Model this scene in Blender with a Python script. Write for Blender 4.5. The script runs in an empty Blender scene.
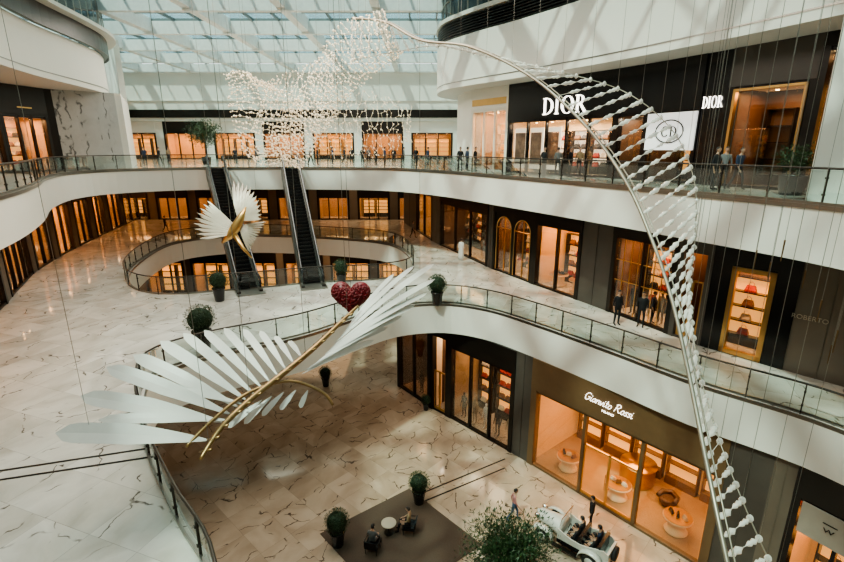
import bpy, bmesh, math, random
from mathutils import Vector, Matrix
from mathutils.geometry import tessellate_polygon
random.seed(7)
# ------------------------------------------------------------------ datum
EYE=16.85; L0=0.0; L1=8.1; L2=15.1; L3=21.0; ROOF=27.0
F=480.0; PT=math.atan(134/480.0); CP=math.cos(PT); SP=math.sin(PT)
def S(u,v,z):
    a=(u-422)/F; b=(281-v)/F
    t=(z-EYE)/(-SP+b*CP)
    return (a*t,(CP+b*SP)*t)
def W(u,v,t):
    a=(u-422)/F; b=(281-v)/F
    return Vector((a*t,(CP+b*SP)*t,EYE+(-SP+b*CP)*t))
def UT(u,t,z):
    y=(t-(EYE-z)*SP)/CP
    return ((u-422)/F*t,y)
def PU(x,y,z):
    t=y*CP+(EYE-z)*SP
    return 422+F*x/t if t>0.1 else 1e6
cam=bpy.data.cameras.new('camera'); co=bpy.data.objects.new('camera',cam)
bpy.context.scene.collection.objects.link(co)
co.location=(0,0,EYE); co.rotation_euler=(math.pi/2-PT,0,0)
cam.sensor_width=36; cam.lens=F/844*36; cam.clip_end=500
bpy.context.scene.camera=co
COL=bpy.context.scene.collection
try: bpy.context.scene.view_settings.look='AgX - Medium High Contrast'
except Exception: pass
def evalmesh(o,name):
    dg=bpy.context.evaluated_depsgraph_get(); dg.update()
    me=bpy.data.meshes.new_from_object(o.evaluated_get(dg)); me.name=name
    return me
TXT={}
for key,txt,size,ext,shear,off in [('mil','MILANO',.16,.008,0,-.002),('w','w',.36,.01,0,-.006),('rob','ROBERTO',.26,.01,0,-.003)]:
    cu=bpy.data.curves.new('lettering','FONT'); cu.body=txt; cu.size=size; cu.extrude=ext; cu.align_x='CENTER'; cu.align_y='CENTER'; cu.shear=shear; cu.offset=off
    t=bpy.data.objects.new('tmp',cu); COL.objects.link(t); me=evalmesh(t,'sign_lettering'); bpy.data.objects.remove(t)
    TXT[key]=([tuple(v.co) for v in me.vertices],[tuple(p.vertices) for p in me.polygons])
def skin(J,E):
    me=bpy.data.meshes.new('sk'); me.from_pydata([j[0] for j in J],E,[])
    o=bpy.data.objects.new('sk',me); COL.objects.link(o)
    o.modifiers.new('s','SKIN')
    adj={i:[] for i in range(len(J))}
    for a,b in E: adj[a].append(b); adj[b].append(a)
    seen=set()
    for i in range(len(J)):
        r=J[i][1]; me.skin_vertices[0].data[i].radius=(r,r) if not isinstance(r,tuple) else r
        if i not in seen:
            me.skin_vertices[0].data[i].use_root=True; st=[i]
            while st:
                k=st.pop()
                if k in seen: continue
                seen.add(k); st+=adj[k]
    ss=o.modifiers.new('b','SUBSURF'); ss.levels=1; ss.render_levels=1
    r=evalmesh(o,'person'); bpy.data.objects.remove(o)
    out=([tuple(x.co) for x in r.vertices],[tuple(p.vertices) for p in r.polygons],[p.center.copy() for p in r.polygons])
    return out
# ------------------------------------------------------------------ materials
def nd(nt,t,**k):
    n=nt.nodes.new(t)
    for a,b in k.items(): setattr(n,a,b)
    return n
_m={}
def mat(name,c,rough=.5,metal=0,emit=0,ec=None,var=.12,scale=3,bump=0):
    if name in _m: return _m[name]
    m=bpy.data.materials.new(name); m.use_nodes=True; nt=m.node_tree
    b=nt.nodes['Principled BSDF']
    b.inputs['Roughness'].default_value=rough; b.inputs['Metallic'].default_value=metal
    tc=nd(nt,'ShaderNodeTexCoord'); no=nd(nt,'ShaderNodeTexNoise'); no.inputs['Scale'].default_value=scale; no.inputs['Detail'].default_value=4
    nt.links.new(tc.outputs['Object'],no.inputs['Vector'])
    mx=nd(nt,'ShaderNodeMix',data_type='RGBA')
    mx.inputs[6].default_value=(*[max(0,x*(1-var)) for x in c],1); mx.inputs[7].default_value=(*[min(1,x*(1+var)) for x in c],1)
    nt.links.new(no.outputs['Fac'],mx.inputs[0]); nt.links.new(mx.outputs[2],b.inputs['Base Color'])
    if emit:
        b.inputs['Emission Strength'].default_value=emit; b.inputs['Emission Color'].default_value=(*(ec or c),1)
    if bump:
        bp=nd(nt,'ShaderNodeBump'); bp.inputs['Strength'].default_value=bump
        nt.links.new(no.outputs['Fac'],bp.inputs['Height']); nt.links.new(bp.outputs[0],b.inputs['Normal'])
    _m[name]=m; return m
def glass(name,tint,refl=.12,rough=.02):
    m=bpy.data.materials.new(name); m.use_nodes=True; nt=m.node_tree; nt.nodes.clear()
    o=nd(nt,'ShaderNodeOutputMaterial'); tr=nd(nt,'ShaderNodeBsdfTransparent'); gl=nd(nt,'ShaderNodeBsdfGlossy'); mx=nd(nt,'ShaderNodeMixShader')
    fr=nd(nt,'ShaderNodeLayerWeight'); fr.inputs['Blend'].default_value=.25
    mu=nd(nt,'ShaderNodeMath',operation='MULTIPLY_ADD'); mu.inputs[1].default_value=.5; mu.inputs[2].default_value=refl*.4
    tr.inputs[0].default_value=(*tint,1); gl.inputs['Roughness'].default_value=rough
    nt.links.new(fr.outputs['Fresnel'],mu.inputs[0]); nt.links.new(mu.outputs[0],mx.inputs[0])
    nt.links.new(tr.outputs[0],mx.inputs[1]); nt.links.new(gl.outputs[0],mx.inputs[2]); nt.links.new(mx.outputs[0],o.inputs[0])
    return m
def beadmat(name,c,ec,es,tf):
    m=bpy.data.materials.new(name); m.use_nodes=True; nt=m.node_tree; b=nt.nodes['Principled BSDF']; o=nt.nodes['Material Output']
    b.inputs['Base Color'].default_value=(*c,1); b.inputs['Roughness'].default_value=.06; b.inputs['Emission Color'].default_value=(*ec,1); b.inputs['Emission Strength'].default_value=es
    lw=nd(nt,'ShaderNodeLayerWeight'); lw.inputs['Blend'].default_value=.5
    mr=nd(nt,'ShaderNodeMapRange'); mr.inputs['To Min'].default_value=1-tf; mr.inputs['To Max'].default_value=1; nt.links.new(lw.outputs['Facing'],mr.inputs['Value'])
    tr=nd(nt,'ShaderNodeBsdfTransparent'); mx=nd(nt,'ShaderNodeMixShader'); nt.links.new(mr.outputs[0],mx.inputs[0]); nt.links.new(tr.outputs[0],mx.inputs[1]); nt.links.new(b.outputs[0],mx.inputs[2]); nt.links.new(mx.outputs[0],o.inputs[0])
    return m
def marble(name,base,base2,vein,tile=1.6,rot=0.5,vw=.022,mask=.52,rough=.14,grout=.010,vs=.55,gs=.3,dirn=.42):
    m=bpy.data.materials.new(name); m.use_nodes=True; nt=m.node_tree; L=nt.links.new
    b=nt.nodes['Principled BSDF']; b.inputs['Roughness'].default_value=rough
    tc=nd(nt,'ShaderNodeTexCoord'); mp=nd(nt,'ShaderNodeMapping'); mp.inputs['Rotation'].default_value=(0,0,rot)
    L(tc.outputs['Object'],mp.inputs[0])
    dv=nd(nt,'ShaderNodeVectorMath',operation='DIVIDE'); dv.inputs[1].default_value=(tile,tile,tile); L(mp.outputs[0],dv.inputs[0])
    fl=nd(nt,'ShaderNodeVectorMath',operation='FLOOR'); L(dv.outputs[0],fl.inputs[0])
    wn=nd(nt,'ShaderNodeTexWhiteNoise',noise_dimensions='2D'); L(fl.outputs[0],wn.inputs['Vector'])
    sc=nd(nt,'ShaderNodeVectorMath',operation='SCALE'); sc.inputs['Scale'].default_value=31; L(wn.outputs['Color'],sc.inputs[0])
    # per-slab turn of the grain
    an=nd(nt,'ShaderNodeMath',operation='MULTIPLY'); an.inputs[1].default_value=2.4; L(wn.outputs['Value'],an.inputs[0])
    vr=nd(nt,'ShaderNodeVectorRotate',rotation_type='Z_AXIS'); L(mp.outputs[0],vr.inputs['Vector']); L(an.outputs[0],vr.inputs['Angle'])
    ad=nd(nt,'ShaderNodeVectorMath',operation='ADD'); L(vr.outputs[0],ad.inputs[0]); L(sc.outputs[0],ad.inputs[1])
    n1=nd(nt,'ShaderNodeTexNoise'); n1.inputs['Scale'].default_value=1.2; n1.inputs['Detail'].default_value=4; L(ad.outputs[0],n1.inputs['Vector'])
    ds=nd(nt,'ShaderNodeVectorMath',operation='MULTIPLY_ADD'); ds.inputs[1].default_value=(.9,.9,0); L(n1.outputs['Color'],ds.inputs[0]); L(ad.outputs[0],ds.inputs[2])
    sq=nd(nt,'ShaderNodeVectorMath',operation='MULTIPLY'); sq.inputs[1].default_value=(dirn,1,1); L(ds.outputs[0],sq.inputs[0])
    vo=nd(nt,'ShaderNodeTexVoronoi',feature='DISTANCE_TO_EDGE',voronoi_dimensions='2D'); vo.inputs['Scale'].default_value=vs; L(sq.outputs[0],vo.inputs['Vector'])
    mr=nd(nt,'ShaderNodeMapRange'); mr.inputs['From Min'].default_value=vw*.3; mr.inputs['From Max'].default_value=vw; mr.inputs['To Min'].default_value=1; mr.inputs['To Max'].default_value=0; L(vo.outputs['Distance'],mr.inputs['Value'])
    n2=nd(nt,'ShaderNodeTexNoise'); n2.inputs['Scale'].default_value=1.3; n2.inputs['Detail'].default_value=2; L(ad.outputs[0],n2.inputs['Vector'])
    m2=nd(nt,'ShaderNodeMapRange'); m2.inputs['From Min'].default_value=mask; m2.inputs['From Max'].default_value=mask+.08; L(n2.outputs['Fac'],m2.inputs['Value'])
    mu=nd(nt,'ShaderNodeMath',operation='MULTIPLY'); L(mr.outputs[0],mu.inputs[0]); L(m2.outputs[0],mu.inputs[1])
    mq=nd(nt,'ShaderNodeMath',operation='MULTIPLY'); mq.inputs[1].default_value=.85; L(mu.outputs[0],mq.inputs[0])
    n3=nd(nt,'ShaderNodeTexNoise'); n3.inputs['Scale'].default_value=.8; n3.inputs['Detail'].default_value=6; L(sq.outputs[0],n3.inputs['Vector'])
    r3=nd(nt,'ShaderNodeMapRange'); r3.inputs['From Min'].default_value=.35; r3.inputs['From Max'].default_value=.7; L(n3.outputs['Fac'],r3.inputs['Value'])
    c1=nd(nt,'ShaderNodeMix',data_type='RGBA'); c1.inputs[6].default_value=(*base,1); c1.inputs[7].default_value=(*base2,1); L(r3.outputs[0],c1.inputs[0])
    c2=nd(nt,'ShaderNodeMix',data_type='RGBA'); c2.inputs[7].default_value=(*vein,1); L(mq.outputs[0],c2.inputs[0]); L(c1.outputs[2],c2.inputs[6])
    fr=nd(nt,'ShaderNodeVectorMath',operation='FRACTION'); L(dv.outputs[0],fr.inputs[0])
    sx=nd(nt,'ShaderNodeSeparateXYZ'); L(fr.outputs[0],sx.inputs[0])
    lx=nd(nt,'ShaderNodeMath',operation='LESS_THAN'); lx.inputs[1].default_value=grout; L(sx.outputs[0],lx.inputs[0])
    ly=nd(nt,'ShaderNodeMath',operation='LESS_THAN'); ly.inputs[1].default_value=grout; L(sx.outputs[1],ly.inputs[0])
    mxm=nd(nt,'ShaderNodeMath',operation='MAXIMUM'); L(lx.outputs[0],mxm.inputs[0]); L(ly.outputs[0],mxm.inputs[1])
    mh=nd(nt,'ShaderNodeMath',operation='MULTIPLY'); mh.inputs[1].default_value=gs; L(mxm.outputs[0],mh.inputs[0])
    c3=nd(nt,'ShaderNodeMix',data_type='RGBA'); c3.inputs[7].default_value=(*[x*.5 for x in vein],1); L(mh.outputs[0],c3.inputs[0]); L(c2.outputs[2],c3.inputs[6])
    L(c3.outputs[2],b.inputs['Base Color'])
    return m
M_fl1=marble('marble_white_veined',(.68,.64,.575),(.45,.41,.35),(.05,.030,.02),tile=1.5,rot=.35,vw=.024,mask=.48,rough=.075,vs=.95)
M_fl0=marble('marble_beige_veined',(.50,.385,.285),(.32,.23,.16),(.035,.020,.013),tile=1.5,rot=.75,vw=.026,mask=.45,rough=.08,vs=1.0)
M_fl2=marble('marble_upper',(.62,.58,.52),(.5,.46,.40),(.2,.13,.1),tile=1.5)
M_mw=marble('marble_wall',(.70,.69,.66),(.58,.56,.53),(.05,.05,.05),tile=1.4,rot=.0,vw=.04,mask=.46,rough=.3,dirn=1)
M_white=mat('white_plaster',(.80,.765,.69),.5,var=.03,scale=.5)
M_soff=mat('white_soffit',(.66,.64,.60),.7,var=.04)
M_dark=mat('dark_bronze',(.018,.014,.011),.3,.4)
M_blk=mat('black_gloss',(.006,.006,.007),.2)
M_bronze=mat('brushed_bronze',(.20,.125,.065),.35,.8,scale=8)
M_brz2=mat('bronze_header',(.165,.098,.048),.5,.15,scale=4)
M_gold=mat('gold_metal',(.62,.38,.15),.28,.95)
M_steel=mat('steel',(.30,.28,.25),.3,.9)
M_rail=mat('handrail_dark',(.07,.06,.05),.3,.7)
M_stone=mat('grey_stone',(.075,.063,.053),.45,var=.25,scale=1.5)
M_stone2=mat('brown_stone',(.15,.12,.092),.4,var=.2,scale=1.2)
M_glass=glass('shop_glass',(.93,.92,.90),.10)
M_bal=glass('balustrade_glass',(.76,.85,.82),.24)
M_sky=glass('skylight_glass',(.62,.77,.78),.04)
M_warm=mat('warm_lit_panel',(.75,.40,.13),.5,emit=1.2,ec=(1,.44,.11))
M_warm2=mat('glowing_warm_wall',(.58,.34,.15),.6,emit=.26,ec=(1,.46,.14))  # slight emission puts warm shop light into the wall colour
M_amber=mat('glowing_amber_wall',(.32,.18,.08),.6,emit=.12,ec=(1,.45,.14))  # low emission stands in for light falling on these walls
M_cream=mat('cream_wall',(.68,.48,.28),.6,emit=.16,ec=(1,.55,.24))  # glow added to walls, ceilings and table pedestals that are no lamps
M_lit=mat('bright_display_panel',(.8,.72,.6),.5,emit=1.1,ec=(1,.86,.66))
M_lamp=mat('warm_lamp',(1,.85,.6),.5,emit=18,ec=(1,.70,.36))
M_lampw=mat('white_lamp',(1,.95,.9),.5,emit=4,ec=(1,.93,.82))
M_brownwall=mat('dark_brown_wall',(.085,.042,.02),.5,var=.3)
M_green=mat('leaf_green',(.026,.055,.018),.5,var=.5,scale=9)
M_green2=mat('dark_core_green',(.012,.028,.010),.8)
M_pot=mat('black_pot',(.012,.012,.012),.25)
M_soil=mat('soil',(.05,.03,.02),.9)
M_trunk=mat('bark',(.09,.06,.04),.8,bump=.4)
M_rug=mat('brown_rug',(.085,.058,.040),.95,var=.35,scale=30,bump=.3)
M_feather=mat('pale_feather',(.60,.575,.52),.35,var=.06)
M_feath2=mat('grey_gold_feather',(.58,.53,.43),.35,.2,var=.15)
M_stem=mat('bronze_stem',(.32,.20,.09),.3,.75,var=.3)
M_ribrail=mat('ribbon_rail_metal',(.34,.29,.23),.35,.6)
M_red=mat('deep_red',(.16,.005,.010),.35,var=.6,scale=22,bump=.8)
M_bead=beadmat('bead_clear_glass_glow',(.82,.78,.70),(1,.9,.75),.10,.65)  # faint emission adds glints to the unlit glass
M_beadw=beadmat('bead_warm_glass_glow',(.86,.76,.60),(1,.78,.50),.34,.5)  # emission paints a warm sparkle onto the beads
M_skin=mat('skin',(.42,.25,.17),.5,var=.05)
M_hair=mat('black_hair',(.012,.009,.008),.5)
M_cush=mat('cream_fabric',(.45,.38,.29),.8)
M_chrome=mat('chrome',(.7,.7,.7),.12,1)
M_carw=mat('car_cream_paint',(.56,.53,.47),.2)
M_tyre=mat('rubber',(.015,.015,.015),.7)
M_roof=mat('roof_steel',(.80,.80,.77),.5)
M_roofd=mat('glazing_bar_dark',(.16,.18,.18),.5)
# ------------------------------------------------------------------ mesh builder
class MB:
    def __init__(s): s.v=[];s.f=[];s.m=[]
    def add(s,vs,fs,mi=0):
        n=len(s.v); s.v+= [tuple(p) for p in vs]; s.f+=[tuple(i+n for i in f) for f in fs]; s.m+=[mi]*len(fs)
        return s
    def hexa(s,q,y0,y1):
        return s.add([(p[0],y0,p[1]) for p in q]+[(p[0],y1,p[1]) for p in q],[(0,1,2,3),(4,7,6,5),(0,4,5,1),(1,5,6,2),(2,6,7,3),(3,7,4,0)])
    def box(s,x0,x1,y0,y1,z0,z1,mi=0):
        return s.add([(x0,y0,z0),(x1,y0,z0),(x1,y1,z0),(x0,y1,z0),(x0,y0,z1),(x1,y0,z1),(x1,y1,z1),(x0,y1,z1)],
          [(0,3,2,1),(4,5,6,7),(0,1,5,4),(1,2,6,5),(2,3,7,6),(3,0,4,7)],mi)
    def tube(s,pts,r,n=6,mi=0,closed=False):
        pts=[Vector(p) for p in pts]; N=len(pts)
        rs=r if isinstance(r,(list,tuple)) else [r]*N
        base=len(s.v); ref=Vector((0,0,1))
        for i,p in enumerate(pts):
            a=pts[(i-1)%N] if (closed or i>0) else p; b=pts[(i+1)%N] if (closed or i<N-1) else p
            d=(b-a)
            if d.length<1e-9: d=Vector((0,0,1))
            d.normalize()
            rf=ref if abs(d.z)<.95 else Vector((1,0,0))
            x=d.cross(rf).normalized(); y=d.cross(x)
            for k in range(n):
                an=2*math.pi*k/n
                s.v.append(tuple(p+(x*math.cos(an)+y*math.sin(an))*rs[i]))
        M=N if closed else N-1
        for i in range(M):
            j=(i+1)%N
            for k in range(n):
                k2=(k+1)%n
                s.f.append((base+i*n+k,base+i*n+k2,base+j*n+k2,base+j*n+k)); s.m.append(mi)
        if not closed:
            s.f.append(tuple(base+k for k in range(n))); s.m.append(mi)
            s.f.append(tuple(base+(N-1)*n+k for k in reversed(range(n)))); s.m.append(mi)
        return s
    def lathe(s,prof,c=(0,0,0),n=14,mi=0,ax=None):
        base=len(s.v); c=Vector(c)
        if ax is None: X,Y,Z=Vector((1,0,0)),Vector((0,1,0)),Vector((0,0,1))
        else:
            Z=Vector(ax).normalized(); X=Z.orthogonal().normalized(); Y=Z.cross(X)
        for r,z in prof:
            r=max(r,.001)
            for k in range(n):
                a=2*math.pi*k/n
                s.v.append(tuple(c+X*(r*math.cos(a))+Y*(r*math.sin(a))+Z*z))
        for i in range(len(prof)-1):
            for k in range(n):
                k2=(k+1)%n
                s.f.append((base+i*n+k,base+i*n+k2,base+(i+1)*n+k2,base+(i+1)*n+k)); s.m.append(mi)
        s.f.append(tuple(base+k for k in reversed(range(n)))); s.m.append(mi)
        s.f.append(tuple(base+(len(prof)-1)*n+k for k in range(n))); s.m.append(mi)
        return s
    def sphere(s,c,r,n=10,m=6,mi=0):
        if not isinstance(r,(tuple,list)): r=(r,r,r)
        base=len(s.v)
        for i in range(m+1):
            ph=math.pi*min(max(i/m,.02),.98)
            for k in range(n):
                a=2*math.pi*k/n
                s.v.append((c[0]+r[0]*math.sin(ph)*math.cos(a),c[1]+r[1]*math.sin(ph)*math.sin(a),c[2]-r[2]*math.cos(ph)))
        for i in range(m):
            for k in range(n):
                k2=(k+1)%n
                s.f.append((base+i*n+k,base+i*n+k2,base+(i+1)*n+k2,base+(i+1)*n+k)); s.m.append(mi)
        return s
    def strip(s,pts,z0,z1,mi=0,closed=False):
        n=len(pts); base=len(s.v)
        for p in pts: s.v.append((p[0],p[1],z0)); s.v.append((p[0],p[1],z1))
        for i in range(n if closed else n-1):
            j=(i+1)%n
            s.f.append((base+2*i,base+2*j,base+2*j+1,base+2*i+1)); s.m.append(mi)
        return s
    def wallstrip(s,pts,th,z0,z1,mi=0):
        off=offs(pts,th); n=len(pts); base=len(s.v)
        for a,b in zip(pts,off):
            for q,z in ((a,z0),(a,z1),(b,z1),(b,z0)): s.v.append((q[0],q[1],z))
        for i in range(n-1):
            a=base+4*i; b=a+4
            for k in range(4):
                k2=(k+1)%4
                s.f.append((a+k,b+k,b+k2,a+k2)); s.m.append(mi)
        for a in (base,base+4*(n-1)):
            s.f.append((a,a+1,a+2,a+3)); s.m.append(mi)
        return s
    def mesh(s,name,mats,smooth=False):
        me=bpy.data.meshes.new(name); me.from_pydata(s.v,[],s.f)
        for m in mats: me.materials.append(m)
        me.polygons.foreach_set('material_index',s.m)
        if smooth: me.polygons.foreach_set('use_smooth',[True]*len(s.f))
        me.update(); me.validate()
        bm=bmesh.new(); bm.from_mesh(me); bmesh.ops.recalc_face_normals(bm,faces=bm.faces[:]); bm.to_mesh(me); bm.free()
        return me
    def obj(s,name,mats,parent=None,smooth=False,mw=None):
        if not isinstance(mats,(list,tuple)): mats=[mats]
        o=bpy.data.objects.new(name,s.mesh(name,mats,smooth)); COL.objects.link(o)
        if parent is not None: o.parent=parent
        if mw is not None: o.matrix_world=mw
        return o
def offs(pts,d):
    out=[]; n=len(pts)
    for i in range(n):
        a=Vector(pts[max(0,i-1)][:2]); b=Vector(pts[min(n-1,i+1)][:2]); t=(b-a).normalized()
        out.append((pts[i][0]-t.y*d,pts[i][1]+t.x*d))
    return out
def offc(pts,d):
    n=len(pts); A=sum(pts[i][0]*pts[(i+1)%n][1]-pts[(i+1)%n][0]*pts[i][1] for i in range(n)); sg=1 if A>0 else -1
    out=[]
    for i in range(n):
        a=Vector(pts[i-1][:2]); b=Vector(pts[(i+1)%n][:2]); t=(b-a).normalized()
        out.append((pts[i][0]+t.y*d*sg,pts[i][1]-t.x*d*sg))
    return out
def cr(pts,n=6,closed=False):
    P=[Vector(p) for p in pts]; N=len(P); out=[]
    for i in range(N if closed else N-1):
        if closed: p0,p1,p2,p3=P[i-1],P[i],P[(i+1)%N],P[(i+2)%N]
        else: p0,p1,p2,p3=P[max(0,i-1)],P[i],P[i+1],P[min(N-1,i+2)]
        for k in range(n):
            t=k/n
            out.append(.5*((2*p1)+(p2-p0)*t+(2*p0-5*p1+4*p2-p3)*t*t+(3*p1-p0-3*p2+p3)*t**3))
    if not closed: out.append(P[-1])
    return out
def empty(name,loc=(0,0,0),rz=0,mw=None):
    o=bpy.data.objects.new(name,None); COL.objects.link(o); o.empty_display_size=.2
    if mw is not None: o.matrix_world=mw
    else: o.location=loc; o.rotation_euler=(0,0,rz)
    return o
def tag(o,label,cat,group=None):
    o['label']=label; o['category']=cat
    if group: o['group']=group
    return o
def struct(o,label=None,cat=None):
    o['kind']='structure'
    o['label']=label or o.name.split('.')[0].replace('_',' ')+' of the shopping mall atrium'
    o['category']=cat or o.name.split('_')[0].split('.')[0]
    return o
def copytree(src,loc,rz=0,sc=1):
    c=src.copy(); COL.objects.link(c); c.location=loc; c.rotation_euler=(0,0,rz); c.scale=(sc,sc,sc)
    for ch in list(src.children):
        d=ch.copy(); d.parent=c; COL.objects.link(d)
    return c
def slab(name,outer,holes,ztop,th,mats,label=None):
    loops=[[Vector((p[0],p[1],0)) for p in lp] for lp in [outer]+holes]
    tris=tessellate_polygon(loops); flat=[p for l in loops for p in l]; n=len(flat)
    b=MB(); b.v=[(p.x,p.y,ztop) for p in flat]+[(p.x,p.y,ztop-th) for p in flat]
    for t in tris: b.f.append(tuple(t)); b.m.append(0); b.f.append(tuple(i+n for i in reversed(t))); b.m.append(len(mats)-1)
    k0=0
    for l in loops:
        k=len(l)
        for i in range(k): b.f.append((k0+i,k0+(i+1)%k,k0+(i+1)%k+n,k0+i+n)); b.m.append(1)
        k0+=k
    return struct(b.obj(name,mats),label)
# serif capitals: thick stems, hairline serifs
def serif(txt,h,cx,cz,yf,th,sx=1):
    b=MB(); adv=dict(D=.98,I=.50,O=1.08,R=.86,C=1.06); tot=sum(adv[c] for c in txt)-.08; x=-tot/2
    def T(p): return (cx+p[0]*h*sx,cz+(p[1]-.5)*h)
    def bx(x0,x1,z0,z1): b.hexa([T((x0,z0)),T((x1,z0)),T((x1,z1)),T((x0,z1))],yf-th,yf)
    def arc(c,ro,ri,a0,a1,n=18):
        for i in range(n):
            p=[math.radians(a0+(a1-a0)*q/n) for q in(i,i+1)]
            o=[(c[0]+ro[0]*math.cos(a),c[1]+ro[1]*math.sin(a)) for a in p]; q=[(c[0]+ri[0]*math.cos(a),c[1]+ri[1]*math.sin(a)) for a in p]
            b.hexa([T(o[0]),T(o[1]),T(q[1]),T(q[0])],yf-th,yf)
    for c in txt:
        if c in'DIR': bx(x+.09,x+.23,0,1); bx(x,x+.32,0,.045); bx(x,x+.32,.955,1)
        if c=='D': arc((x+.26,.5),(.58,.5),(.43,.455),-90,90)
        if c=='O': arc((x+.48,.5),(.48,.52),(.32,.48),0,360,28)
        if c=='C': arc((x+.48,.5),(.48,.52),(.33,.46),38,322,24)
        if c=='R': arc((x+.26,.745),(.36,.255),(.22,.215),-90,90,12); b.hexa([T((x+.30,.50)),T((x+.45,.50)),T((x+.84,0)),T((x+.66,0))],yf-th,yf)
        x+=adv[c]
    return b
# flowing single-stroke script
def script(txt,h,cx,cz,yf,r=.016,slant=.38):
    G={'G':(.74,[[(.62,.85),(.4,1),(.12,.8),(.05,.4),(.2,.03),(.45,.05),(.58,.25),(.6,.45),(.4,.45)]]),'i':(.25,[[(.05,.5),(.05,.1),(.12,0),(.24,.1)],[(.06,.70),(.07,.73),(.08,.76)]]),
       'a':(.50,[[(.38,.45),(.2,.5),(.03,.25),(.15,0),(.34,.2),(.38,.5),(.38,.1),(.50,.08)]]),'n':(.48,[[(.05,.5),(.05,0),(.07,.3),(.22,.5),(.34,.4),(.34,.08),(.47,.08)]]),
       'v':(.42,[[(.0,.5),(.07,.25),(.14,0),(.26,.25),(.35,.52)]]),'t':(.34,[[(.12,.88),(.12,.1),(.2,0),(.33,.1)],[(0,.55),(.14,.56),(.3,.58)]]),
       'o':(.46,[[(.2,.5),(.03,.3),(.1,.02),(.26,.0),(.38,.25),(.3,.48),(.2,.5)]]),'R':(.76,[[(.06,0),(.09,.5),(.14,1)],[(.0,.88),(.3,1.03),(.54,.85),(.4,.58),(.12,.5)],[(.25,.52),(.42,.22),(.58,.02),(.74,.06)]]),
       's':(.36,[[(.32,.5),(.15,.5),(.05,.4),(.25,.2),(.2,.02),(0,.05)]]),' ':(.32,[])}
    tot=sum(G[c][0] for c in txt); x=-tot/2; b=MB()
    for c in txt:
        for stv in G[c][1]:
            pts=[(cx+(x+p[0]+(p[1]-.4)*slant)*h,yf,cz+(p[1]-.4)*h) for p in cr(stv,4)]
            b.tube(pts,r,5)
        x+=G[c][0]
    return b
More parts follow.
